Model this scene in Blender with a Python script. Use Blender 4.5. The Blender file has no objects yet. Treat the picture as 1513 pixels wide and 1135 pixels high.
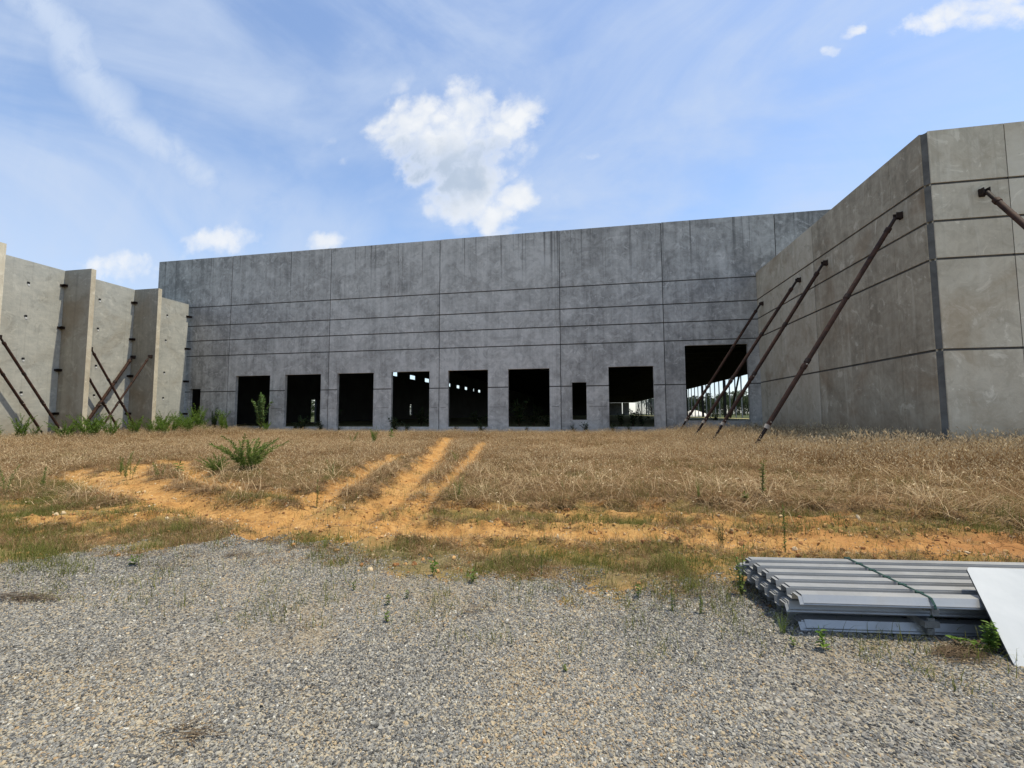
import bpy, math, random
import numpy as np
from mathutils import Matrix, Vector

S = bpy.context.scene
COL = S.collection
RNG = np.random.default_rng(7)
random.seed(7)
rad = math.radians

# ------------------------------------------------------------------ camera
EYE = 1.6
YAW, PITCH, ROLL = 0.176667, 0.0699119, -0.0041921
FPX, PW, PH = 637.541, 1513.0, 1135.0


def cam_axes():
    f = np.array([-math.sin(YAW) * math.cos(PITCH), math.cos(YAW) * math.cos(PITCH), math.sin(PITCH)])
    r = np.array([math.cos(YAW), math.sin(YAW), 0.0])
    u = np.cross(r, f)
    return (r * math.cos(ROLL) + u * math.sin(ROLL), -r * math.sin(ROLL) + u * math.cos(ROLL), f)


CR, CU, CF = cam_axes()
cam_data = bpy.data.cameras.new("camera")
cam_data.sensor_fit = 'HORIZONTAL'
cam_data.sensor_width = 36.0
cam_data.lens = FPX / PW * 36.0
cam_data.clip_start = 0.05
cam_data.clip_end = 6000
cam = bpy.data.objects.new("camera", cam_data)
COL.objects.link(cam)
M = Matrix(((CR[0], CU[0], -CF[0], 0), (CR[1], CU[1], -CF[1], 0), (CR[2], CU[2], -CF[2], EYE), (0, 0, 0, 1)))
cam.matrix_world = M
S.camera = cam


def ray(x, y):
    a = (x - PW / 2) / FPX
    b = (y - PH / 2) / FPX
    return CR * a - CU * b + CF


def uv(x, y):
    d = ray(x, y)
    return d[0] / d[1], d[2] / d[1]


# ------------------------------------------------------------------ sun, sky, exposure
SUN = Vector((0.33, 0.055, 1.0)).normalized()
sun_d = bpy.data.lights.new("sun", 'SUN')
sun_d.energy = 3.65
sun_d.angle = rad(0.53)
sun_d.color = (1.0, 0.92, 0.74)
sun = bpy.data.objects.new("sun", sun_d)
sun.rotation_euler = SUN.to_track_quat('Z', 'Y').to_euler()
sun.location = (20, 10, 40)
COL.objects.link(sun)

S.view_settings.view_transform = 'Standard'
S.view_settings.look = 'None'
S.view_settings.gamma = 1.0
S.view_settings.exposure = 0.58
S.view_settings.use_curve_mapping = False
SKY_STRENGTH = 0.15

world = bpy.data.worlds.new("World")
S.world = world
world.use_nodes = True


class NT:
    """small helper to wire shader nodes"""

    def __init__(self, tree):
        self.t = tree
        tree.nodes.clear()

    def node(self, kind, **kw):
        n = self.t.nodes.new(kind)
        for k, v in kw.items():
            setattr(n, k, v)
        return n

    def put(self, sock, v):
        if v is None:
            return
        if hasattr(v, 'is_output'):
            self.t.links.new(v, sock)
        else:
            if isinstance(v, (tuple, list)) and len(v) == 3 and sock.type == 'RGBA':
                v = (*v, 1.0)
            sock.default_value = v

    def m(self, op, a, b=None, c=None, clamp=False):
        n = self.node('ShaderNodeMath', operation=op)
        n.use_clamp = clamp
        self.put(n.inputs[0], a)
        self.put(n.inputs[1], b)
        self.put(n.inputs[2], c)
        return n.outputs[0]

    def vm(self, op, a, b=None):
        n = self.node('ShaderNodeVectorMath', operation=op)
        self.put(n.inputs[0], a)
        self.put(n.inputs[1], b)
        return n.outputs[0]

    def noise(self, vec, scale, detail=4.0, rough=0.55, dist=0.0, out='Fac'):
        n = self.node('ShaderNodeTexNoise')
        self.put(n.inputs['Vector'], vec)
        n.inputs['Scale'].default_value = scale
        n.inputs['Detail'].default_value = detail
        n.inputs['Roughness'].default_value = rough
        n.inputs['Distortion'].default_value = dist
        return n.outputs[out]

    def vor(self, vec, scale, feature='F1', out='Distance', rnd=1.0):
        n = self.node('ShaderNodeTexVoronoi', feature=feature)
        self.put(n.inputs['Vector'], vec)
        n.inputs['Scale'].default_value = scale
        n.inputs['Randomness'].default_value = rnd
        return n.outputs[out]

    def scale(self, vec, s):
        return self.vm('MULTIPLY', vec, s)

    def rng(self, v, a, b, c=0.0, d=1.0, smooth=True):
        n = self.node('ShaderNodeMapRange')
        n.interpolation_type = 'SMOOTHSTEP' if smooth else 'LINEAR'
        self.put(n.inputs['Value'], v)
        for i, x in zip((1, 2, 3, 4), (a, b, c, d)):
            self.put(n.inputs[i], x)
        return n.outputs['Result']

    def mix(self, f, a, b, mode='MIX'):
        n = self.node('ShaderNodeMix', data_type='RGBA', blend_type=mode)
        self.put(n.inputs['Factor'], f)
        self.put(n.inputs['A'], None)
        self.put(n.inputs[6], a)
        self.put(n.inputs[7], b)
        return n.outputs[2]

    def ramp(self, f, stops):
        n = self.node('ShaderNodeValToRGB')
        self.put(n.inputs[0], f)
        el = n.color_ramp.elements
        while len(el) > 1:
            el.remove(el[-1])
        el[0].position = stops[0][0]
        el[0].color = (*stops[0][1], 1)
        for p, c in stops[1:]:
            e = el.new(p)
            e.color = (*c, 1)
        return n.outputs[0]

    def coord(self, what='Object'):
        return self.node('ShaderNodeTexCoord').outputs[what]

    def bump(self, h, strength=0.4, dist=0.02, normal=None):
        n = self.node('ShaderNodeBump')
        n.inputs['Strength'].default_value = strength
        n.inputs['Distance'].default_value = dist
        self.put(n.inputs['Height'], h)
        self.put(n.inputs['Normal'], normal)
        return n.outputs[0]


def build_world():
    w = NT(world.node_tree)
    sky = w.node('ShaderNodeTexSky', sky_type='NISHITA')
    sky.sun_disc = False
    sky.sun_elevation = math.asin(SUN.z)
    sky.sun_rotation = math.atan2(SUN.x, SUN.y)
    sky.altitude = 200
    sky.air_density = 1.0
    sky.dust_density = 0.7
    sky.ozone_density = 1.6
    d = w.coord('Generated')
    sep = w.node('ShaderNodeSeparateXYZ')
    w.put(sep.inputs[0], d)
    dx, dy, dz = sep.outputs
    front = w.rng(dy, 0.05, 0.2)
    dys = w.m('MAXIMUM', dy, 0.05)
    u = w.m('DIVIDE', dx, dys)
    v = w.m('DIVIDE', dz, dys)
    k = 1.0 / SKY_STRENGTH
    col = sky.outputs[0]
    # thin high haze: soft sheets of cirrus, the same kind all round the sky
    mp = w.node('ShaderNodeMapping')
    w.put(mp.inputs[0], d)
    mp.inputs['Rotation'].default_value = (rad(20), rad(-35), rad(10))
    mp.inputs['Scale'].default_value = (1.0, 1.0, 2.2)
    mp.inputs['Location'].default_value = (0.35, 0.2, 0.0)
    veil = w.noise(mp.outputs[0], 1.9, 8, 0.56, 0.9)
    mp2 = w.node('ShaderNodeMapping')
    w.put(mp2.inputs[0], d)
    mp2.inputs['Rotation'].default_value = (rad(-30), rad(30), rad(40))
    mp2.inputs['Scale'].default_value = (1.0, 3.2, 1.0)
    veil2 = w.noise(mp2.outputs[0], 3.0, 7, 0.6, 0.7)
    va = w.rng(veil, 0.34, 0.68, 0.03, 0.72)
    vb = w.rng(veil2, 0.45, 0.80, 0.0, 0.22)
    vf = w.m('ADD', va, vb, clamp=True)
    # long streak of cirrus
    uvw = w.node('ShaderNodeCombineXYZ')
    w.put(uvw.inputs[0], u)
    w.put(uvw.inputs[1], v)
    p = uvw.outputs[0]
    wob = w.noise(p, 2.3, 5, 0.6, 0.3, out='Color')
    pw = w.vm('ADD', p, w.scale(w.vm('SUBTRACT', wob, (0.5, 0.5, 0.5)), (0.16, 0.16, 0)))
    sp = w.node('ShaderNodeSeparateXYZ')
    w.put(sp.inputs[0], pw)
    us, vs = sp.outputs[0], sp.outputs[1]
    (ax, ay), (bx, by), (cx_, cy_) = uv(40, -20), uv(170, 160), uv(310, 272)

    def seg(a, b, width):
        ax, ay = a
        bx, by = b
        L = math.hypot(bx - ax, by - ay)
        tx, ty = (bx - ax) / L, (by - ay) / L
        al = w.m('ADD', w.m('MULTIPLY', w.m('SUBTRACT', us, ax), tx), w.m('MULTIPLY', w.m('SUBTRACT', vs, ay), ty))
        ac = w.m('ADD', w.m('MULTIPLY', w.m('SUBTRACT', us, ax), -ty), w.m('MULTIPLY', w.m('SUBTRACT', vs, ay), tx))
        cl = w.m('MINIMUM', w.m('MAXIMUM', al, 0.0), L)
        over = w.m('SUBTRACT', al, cl)
        dd = w.m('SQRT', w.m('ADD', w.m('MULTIPLY', ac, ac), w.m('MULTIPLY', over, over)))
        return w.rng(dd, width, 0.0)

    st = w.m('MAXIMUM', seg((ax, ay), (bx, by), 0.15), w.m('MAXIMUM', seg((bx, by), (cx_, cy_), 0.10), w.m('MULTIPLY', seg((cx_, cy_), uv(520, 350), 0.16), 0.6)))
    stn = w.noise(w.scale(p, (1, 1, 1)), 9, 6, 0.65, 0.4)
    st = w.m('MULTIPLY', w.m('MULTIPLY', st, w.rng(stn, 0.22, 0.6, 0.5, 0.95)), front)
    vf = w.m('MAXIMUM', vf, st)
    col = w.mix(vf, col, (0.40 * k, 0.475 * k, 0.605 * k))
    # cumulus
    n1 = w.noise(p, 6.5, 10, 0.66, 0.35)
    n2 = w.noise(w.vm('ADD', p, (3.3, 7.1, 0)), 22, 9, 0.72, 0.5)
    wob2 = w.noise(p, 7.0, 6, 0.6, 0.0, out='Color')
    pc = w.vm('ADD', p, w.scale(w.vm('SUBTRACT', wob2, (0.5, 0.5, 0.5)), (0.11, 0.11, 0)))
    sc = w.node('ShaderNodeSeparateXYZ')
    w.put(sc.inputs[0], pc)
    uc, vc = sc.outputs[0], sc.outputs[1]

    def ell(cx, cy, rx, ry):
        u0, v0 = uv(cx, cy)
        u1, _ = uv(cx + rx, cy)
        _, v1 = uv(cx, cy - ry)
        a = w.m('DIVIDE', w.m('SUBTRACT', uc, u0), abs(u1 - u0))
        b = w.m('DIVIDE', w.m('SUBTRACT', vc, v0), abs(v1 - v0))
        return w.m('SUBTRACT', 1.0, w.m('ADD', w.m('MULTIPLY', a, a), w.m('MULTIPLY', b, b)))

    def union(lst):
        s = ell(*lst[0])
        for e in lst[1:]:
            s = w.m('SMOOTH_MAX', s, ell(*e), 0.25)
        return w.m('MAXIMUM', s, -2.0)

    main = union([(692, 158, 40, 46), (745, 178, 58, 34), (612, 190, 72, 46), (668, 222, 96, 52), (690, 268, 66, 46),
                  (680, 300, 70, 24), (768, 284, 30, 26), (735, 318, 30, 24)])
    low = union([(185, 395, 58, 28), (150, 388, 45, 16), (322, 354, 78, 26), (485, 353, 44, 18), (745, 338, 34, 10)])
    wisps = union([(588, 128, 34, 18), (560, 200, 40, 40), (700, 330, 70, 18), (822, 293, 26, 14), (865, 236, 34, 9), (490, 206, 18, 20), (511, 236, 14, 14), (1345, 42, 50, 16)])
    right = union([(1266, 48, 26, 11), (1232, 72, 20, 11), (1375, 36, 60, 20), (1430, 20, 75, 30), (1500, 0, 80, 42)])
    nz = w.m('ADD', w.m('MULTIPLY', w.m('SUBTRACT', n1, 0.5), 2.6), w.m('MULTIPLY', w.m('SUBTRACT', n2, 0.5), 0.9))
    lump = w.m('ADD', w.m('MULTIPLY', w.m('SUBTRACT', 0.42, w.vor(pc, 13)), 0.9), w.m('MULTIPLY', w.m('SUBTRACT', 0.42, w.vor(pc, 31)), 0.55))
    nz = w.m('ADD', nz, lump)

    def alpha(s, bias, soft):
        return w.rng(w.m('ADD', w.m('ADD', s, nz), bias), 0.0, soft)

    am = alpha(main, 0.58, 1.5)
    al = w.m('MULTIPLY', alpha(low, 0.12, 1.5), 0.9)
    ar = alpha(right, 0.05, 1.4)
    aw = w.m('MULTIPLY', alpha(wisps, -0.3, 2.0), 0.7)
    a = w.m('MULTIPLY', w.m('MAXIMUM', w.m('MAXIMUM', w.m('MAXIMUM', am, al), ar), aw), front)
    # thicker cloud is greyer underneath, its sunlit rims white
    grey = union([(650, 262, 80, 48), (600, 245, 50, 30), (720, 225, 50, 22)])
    g = w.m('MULTIPLY', w.rng(w.m('ADD', grey, w.m('MULTIPLY', nz, 0.75)), -0.9, 0.9), 1.0)
    g2 = w.rng(n1, 0.35, 0.75, 0.0, 0.35)
    g = w.m('MULTIPLY', g, w.rng(w.m('ADD', main, nz), 0.0, 0.8))
    g = w.m('MAXIMUM', g, w.m('MULTIPLY', g2, 0.5))
    cc = w.mix(g, (0.62 * k, 0.635 * k, 0.655 * k), (0.33 * k, 0.395 * k, 0.49 * k))
    bil = w.m('MULTIPLY', w.rng(lump, -0.35, 0.30, 0.30, 0.0), am)
    cc = w.mix(bil, cc, (0.42 * k, 0.48 * k, 0.57 * k))
    col = w.mix(a, col, cc)
    bg = w.node('ShaderNodeBackground')
    w.put(bg.inputs[0], col)
    bg.inputs[1].default_value = SKY_STRENGTH
    out = w.node('ShaderNodeOutputWorld')
    w.t.links.new(bg.outputs[0], out.inputs[0])


build_world()


# ------------------------------------------------------------------ materials
def new_mat(name):
    mat = bpy.data.materials.new(name)
    mat.use_nodes = True
    return mat, NT(mat.node_tree)


def finish(n, color, rough=0.9, metal=0.0, normal=None, spec=0.3):
    b = n.node('ShaderNodeBsdfPrincipled')
    n.put(b.inputs['Base Color'], color)
    n.put(b.inputs['Roughness'], rough)
    n.put(b.inputs['Metallic'], metal)
    b.inputs['Specular IOR Level'].default_value = spec
    n.put(b.inputs['Normal'], normal)
    o = n.node('ShaderNodeOutputMaterial')
    n.t.links.new(b.outputs[0], o.inputs[0])


def concrete(name, dark, mid, light, warm=None, blotch=0.45, streak=0.5, trowel=0.0, contrast=1.0, warm_amt=0.0):
    mat, n = new_mat(name)
    c = n.coord('Object')
    info = n.node('ShaderNodeObjectInfo')
    off = n.node('ShaderNodeCombineXYZ')
    for i, f in enumerate((37.0, 91.0, 13.0)):
        n.put(off.inputs[i], n.m('MULTIPLY', info.outputs['Random'], f))
    cr = n.vm('ADD', c, off.outputs[0])
    big = n.noise(cr, blotch, 9, 0.62, 0.9)
    med = n.noise(cr, blotch * 4.5, 8, 0.68, 1.2)
    fine = n.noise(c, 26, 5, 0.7)
    stv = n.scale(cr, (1.9, 1.9, 0.10))
    st = n.noise(stv, 1.3, 7, 0.66, 0.2)
    f = n.m('ADD', n.m('MULTIPLY', big, 0.48), n.m('MULTIPLY', med, 0.42))
    f = n.m('ADD', f, n.m('MULTIPLY', fine, 0.10))
    f = n.m('ADD', f, n.m('MULTIPLY', n.m('SUBTRACT', st, 0.5), streak))
    if trowel:
        tv = n.scale(cr, (0.8, 0.8, 2.6))
        f = n.m('ADD', f, n.m('MULTIPLY', n.m('SUBTRACT', n.noise(tv, 0.9, 7, 0.65, 2.2), 0.5), trowel))
    f = n.m('ADD', f, n.m('MULTIPLY', n.m('SUBTRACT', info.outputs['Random'], 0.5), 0.20))
    f = n.m('ADD', n.m('MULTIPLY', n.m('SUBTRACT', f, 0.5), contrast), 0.5)
    col = n.ramp(f, [(0.22, dark), (0.5, mid), (0.78, light)])
    # lighter crusts with sharp outlines (laitance)
    cr2 = n.noise(n.vm('ADD', cr, (5, 9, 2)), 1.1, 10, 0.7, 1.6)
    crust = n.rng(cr2, 0.56, 0.63, 0.0, 0.45)
    col = n.mix(crust, col, tuple(min(1, x * 1.25) for x in light))
    dk = n.noise(n.vm('ADD', cr, (1, 3, 6)), 0.75, 10, 0.66, 2.2)
    stain = n.m('MULTIPLY', n.rng(dk, 0.54, 0.62, 0.0, 0.5), n.rng(med, 0.4, 0.6, 0.4, 1.0))
    col = n.mix(stain, col, dark)
    lt = n.noise(n.scale(cr, (2.4, 2.4, 0.22)), 1.0, 8, 0.7, 0.6)
    col = n.mix(n.rng(lt, 0.55, 0.66, 0.0, 0.4), col, light)
    # narrow dark drips from the top edge
    sep = n.node('ShaderNodeSeparateXYZ')
    n.put(sep.inputs[0], c)
    drip = n.noise(n.scale(cr, (5.5, 5.5, 0.05)), 1.0, 4, 0.6)
    top = n.rng(sep.outputs[2], 9.0, 13.7, 0.0, 1.0)
    dr = n.m('MULTIPLY', n.rng(drip, 0.57, 0.68, 0.0, 0.75), n.m('MAXIMUM', top, 0.2))
    col = n.mix(dr, col, tuple(x * 0.45 for x in dark))
    if warm:
        wn = n.noise(n.vm('ADD', cr, (2, 4, 8)), 0.33, 6, 0.6, 0.8)
        low = n.rng(sep.outputs[2], 2.2, 0.3, 0.0, 0.75)
        wf = n.m('MAXIMUM', n.rng(wn, 0.48, 0.72, 0.0, warm_amt), n.m('MULTIPLY', low, n.rng(wn, 0.3, 0.6, 0.2, 1.0)))
        col = n.mix(wf, col, warm)
    pit = n.vor(c, 7.0)
    pits = n.rng(pit, 0.05, 0.09, 0.5, 0.0)
    col = n.mix(n.m('MULTIPLY', pits, n.rng(med, 0.45, 0.6)), col, tuple(x * 0.5 for x in dark))
    h = n.m('ADD', n.m('MULTIPLY', fine, 0.5), n.m('ADD', n.m('MULTIPLY', med, 1.2), n.m('MULTIPLY', pits, -0.5)))
    finish(n, col, 0.88, 0, n.bump(h, 0.35, 0.02), 0.25)
    return mat


MAT = {}
MAT['grey'] = concrete('grey_concrete', (0.22, 0.21, 0.192), (0.39, 0.372, 0.338), (0.55, 0.525, 0.48), blotch=0.5, streak=0.30, contrast=2.2)
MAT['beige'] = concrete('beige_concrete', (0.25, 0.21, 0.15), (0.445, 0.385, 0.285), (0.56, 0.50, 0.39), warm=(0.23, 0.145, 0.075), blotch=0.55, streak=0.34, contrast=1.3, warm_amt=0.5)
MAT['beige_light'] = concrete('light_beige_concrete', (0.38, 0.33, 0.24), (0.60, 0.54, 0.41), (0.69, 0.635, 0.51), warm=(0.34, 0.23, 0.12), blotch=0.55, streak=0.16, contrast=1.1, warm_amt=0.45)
MAT['pale'] = concrete('pale_concrete', (0.22, 0.22, 0.195), (0.375, 0.375, 0.335), (0.48, 0.47, 0.41), warm=(0.29, 0.235, 0.15), blotch=0.6, streak=0.10, trowel=0.45, contrast=1.35, warm_amt=0.3)
MAT['fin'] = concrete('fin_concrete', (0.22, 0.20, 0.155), (0.335, 0.305, 0.24), (0.43, 0.39, 0.31), warm=(0.25, 0.18, 0.105), blotch=0.6, streak=0.45, contrast=1.1, warm_amt=0.5)


def simple(name, a, b, scale=3.0, rough=0.85, metal=0.0, spec=0.3, bumps=0.3, dist=0.01):
    mat, n = new_mat(name)
    c = n.coord('Object')
    f = n.noise(c, scale, 7, 0.65, 0.5)
    col = n.mix(n.rng(f, 0.3, 0.7), a, b)
    finish(n, col, rough, metal, n.bump(n.noise(c, scale * 6, 5, 0.6), bumps, dist), spec)
    return mat


MAT['groove'] = simple('dirty_shaded_groove_concrete', (0.07, 0.066, 0.06), (0.11, 0.105, 0.095), 2.0)  # dirt tone plus the grooves' shadow, both put into this colour
MAT['sealant'] = simple('dark_joint_sealant', (0.03, 0.028, 0.026), (0.055, 0.052, 0.047), 2.0)
MAT['corner'] = simple('grey_corner_sealant', (0.085, 0.082, 0.075), (0.15, 0.145, 0.13), 1.5)
MAT['rust'] = simple('rusty_steel', (0.022, 0.011, 0.007), (0.062, 0.026, 0.014), 5.0, 0.75, 0.0, 0.3)
MAT['rust_dark'] = simple('dark_rusty_steel', (0.014, 0.009, 0.007), (0.036, 0.019, 0.012), 7.0, 0.7)
MAT['pale_steel'] = simple('scuffed_steel', (0.20, 0.15, 0.11), (0.42, 0.38, 0.32), 9.0, 0.6)
MAT['deck_dark'] = simple('dark_roof_steel', (0.012, 0.012, 0.013), (0.024, 0.024, 0.025), 1.0, 0.8)  # near-black base; the hall's darkness is put into this colour
MAT['inside'] = simple('unlit_inner_wall', (0.03, 0.03, 0.032), (0.05, 0.05, 0.052), 0.4)  # base kept very dark, the lack of light put into it
MAT['inner_floor'] = simple('earth_floor', (0.24, 0.23, 0.09), (0.42, 0.36, 0.16), 0.12)
MAT['liner'] = simple('pale_wall_sheeting', (0.10, 0.10, 0.10), (0.17, 0.17, 0.165), 0.6)
MAT['embed'] = simple('black_insert', (0.012, 0.012, 0.012), (0.03, 0.03, 0.03), 20)
MAT['plug'] = simple('white_plug', (0.6, 0.6, 0.58), (0.75, 0.75, 0.72), 20)
MAT['heap'] = simple('pale_gravel_heap', (0.55, 0.52, 0.46), (0.7, 0.67, 0.6), 1.5)


def galvanised():
    mat, n = new_mat('galvanised_steel')
    c = n.coord('Object')
    sp = n.vor(c, 55, out='Color')
    sv = n.node('ShaderNodeSeparateColor')
    n.put(sv.inputs[0], sp)
    st = n.noise(n.scale(c, (0.6, 14, 14)), 2.0, 6, 0.6)
    dirt = n.noise(c, 3.0, 7, 0.65, 0.6)
    f = n.m('ADD', n.m('MULTIPLY', sv.outputs[0], 0.12), n.m('MULTIPLY', st, 0.4))
    col = n.mix(f, (0.34, 0.34, 0.335), (0.46, 0.46, 0.445))
    col = n.mix(n.rng(dirt, 0.55, 0.8, 0.0, 0.25), col, (0.30, 0.28, 0.25))
    finish(n, col, n.rng(dirt, 0.3, 0.7, 0.34, 0.48), 0.5, n.bump(dirt, 0.08, 0.01), 0.5)
    return mat


MAT['galv'] = galvanised()
MAT['galv_edge'] = simple('dull_galvanised_edge', (0.20, 0.21, 0.225), (0.32, 0.33, 0.345), 8, 0.5, 0.5, 0.4, 0.1)
MAT['strap'] = simple('green_steel_strap', (0.010, 0.035, 0.028), (0.02, 0.06, 0.05), 20, 0.5)
MAT['guard'] = simple('grey_card_guard', (0.10, 0.10, 0.095), (0.2, 0.2, 0.19), 20, 0.9)


def board_mat():
    mat, n = new_mat('white_board')
    c = n.coord('Object')
    f = n.noise(c, 2.5, 7, 0.65, 0.7)
    sm = n.noise(n.scale(c, (3, 0.7, 1)), 5, 6, 0.7, 1.0)
    col = n.mix(n.rng(f, 0.35, 0.7), (0.36, 0.378, 0.39), (0.41, 0.425, 0.435))
    col = n.mix(n.rng(sm, 0.66, 0.78, 0.0, 0.35), col, (0.42, 0.41, 0.38))
    finish(n, col, 0.5, 0.0, None, 0.4)
    return mat


MAT['board'] = board_mat()
MAT['board_edge'] = simple('board_core', (0.05, 0.05, 0.05), (0.10, 0.10, 0.09), 20)


def leafy(name, a, b, trans=0.35, inst=False, rough=0.6):
    """plant tissue; single blades vary by their own random tint"""
    mat, n = new_mat(name)
    c = n.coord('Object')
    geo = n.node('ShaderNodeNewGeometry')
    f = n.m('ADD', n.m('MULTIPLY', geo.outputs['Random Per Island'], 0.75), n.m('MULTIPLY', n.noise(c, 6, 3), 0.25))
    if inst:
        at = n.node('ShaderNodeAttribute', attribute_type='INSTANCER', attribute_name='tint')
        f = n.m('ADD', n.m('MULTIPLY', f, 0.55), n.m('MULTIPLY', at.outputs['Fac'], 0.45))
    col = n.mix(f, a, b)
    d = n.node('ShaderNodeBsdfPrincipled')
    n.put(d.inputs['Base Color'], col)
    d.inputs['Roughness'].default_value = rough
    d.inputs['Specular IOR Level'].default_value = 0.2
    t = n.node('ShaderNodeBsdfTranslucent')
    n.put(t.inputs[0], col)
    mx = n.node('ShaderNodeMixShader')
    mx.inputs[0].default_value = trans
    n.t.links.new(d.outputs[0], mx.inputs[1])
    n.t.links.new(t.outputs[0], mx.inputs[2])
    o = n.node('ShaderNodeOutputMaterial')
    n.t.links.new(mx.outputs[0], o.inputs[0])
    return mat


MAT['straw'] = leafy('dry_straw', (0.135, 0.078, 0.033), (0.34, 0.215, 0.10), 0.25, True)
MAT['straw_pale'] = leafy('pale_straw', (0.36, 0.245, 0.125), (0.56, 0.43, 0.26), 0.3, True)
MAT['seed'] = leafy('seed_heads', (0.44, 0.33, 0.18), (0.68, 0.56, 0.37), 0.3, True)
MAT['short_green'] = leafy('short_green_grass', (0.06, 0.078, 0.014), (0.21, 0.21, 0.05), 0.35, True)
MAT['weed'] = leafy('weed_green', (0.07, 0.115, 0.02), (0.21, 0.27, 0.065), 0.35)
MAT['weed_bright'] = leafy('bright_weed_green', (0.06, 0.12, 0.015), (0.19, 0.29, 0.05), 0.4)
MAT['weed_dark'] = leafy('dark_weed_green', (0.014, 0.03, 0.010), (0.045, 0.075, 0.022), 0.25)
MAT['stem'] = leafy('green_stem', (0.05, 0.07, 0.018), (0.09, 0.11, 0.035), 0.1)
MAT['stem_brown'] = leafy('brown_stem', (0.05, 0.032, 0.018), (0.11, 0.075, 0.04), 0.0)
MAT['sap_leaf'] = leafy('sapling_leaf', (0.05, 0.10, 0.02), (0.22, 0.33, 0.12), 0.35)
MAT['tree'] = leafy('tree_foliage', (0.018, 0.032, 0.012), (0.06, 0.085, 0.028), 0.2)
MAT['bark'] = simple('bark', (0.05, 0.038, 0.028), (0.12, 0.095, 0.07), 6)


def stone_mat():
    mat, n = new_mat('gravel_stone')
    at = n.node('ShaderNodeAttribute', attribute_type='INSTANCER', attribute_name='tint')
    c = n.coord('Object')
    col = n.ramp(at.outputs['Fac'], [(0.0, (0.065, 0.065, 0.065)), (0.22, (0.15, 0.15, 0.152)), (0.42, (0.245, 0.247, 0.25)), (0.58, (0.35, 0.345, 0.33)),
                                     (0.72, (0.42, 0.385, 0.315)), (0.84, (0.46, 0.37, 0.25)), (0.92, (0.36, 0.24, 0.13)), (1.0, (0.62, 0.61, 0.58))])
    f = n.noise(c, 2.2, 4, 0.6)
    col = n.mix(0.6, col, n.mix(f, (0.47, 0.44, 0.375), (1.0, 0.945, 0.80)), 'MULTIPLY')
    finish(n, col, 0.85, 0, n.bump(n.noise(c, 5, 4), 0.3, 0.1), 0.25)
    return mat


MAT['stone'] = stone_mat()


def clod_mat():
    mat, n = new_mat('soil_clod')
    at = n.node('ShaderNodeAttribute', attribute_type='INSTANCER', attribute_name='tint')
    col = n.ramp(at.outputs['Fac'], [(0.0, (0.17, 0.07, 0.025)), (0.4, (0.34, 0.18, 0.07)), (0.8, (0.45, 0.27, 0.11)), (1.0, (0.55, 0.45, 0.3))])
    finish(n, col, 0.95)
    return mat


MAT['clod'] = clod_mat()


# ------------------------------------------------------------------ object helpers
def tag(o, label=None, cat=None, group=None, kind=None):
    if label:
        o['label'] = label
    if cat:
        o['category'] = cat
    if group:
        o['group'] = group
    if kind:
        o['kind'] = kind
    return o


def empty(name, loc, label, cat, group=None, rz=0.0):
    o = bpy.data.objects.new(name, None)
    o.empty_display_size = 0.2
    COL.objects.link(o)
    o.location = loc
    o.rotation_euler = (0, 0, rz)
    return tag(o, label, cat, group)


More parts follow.
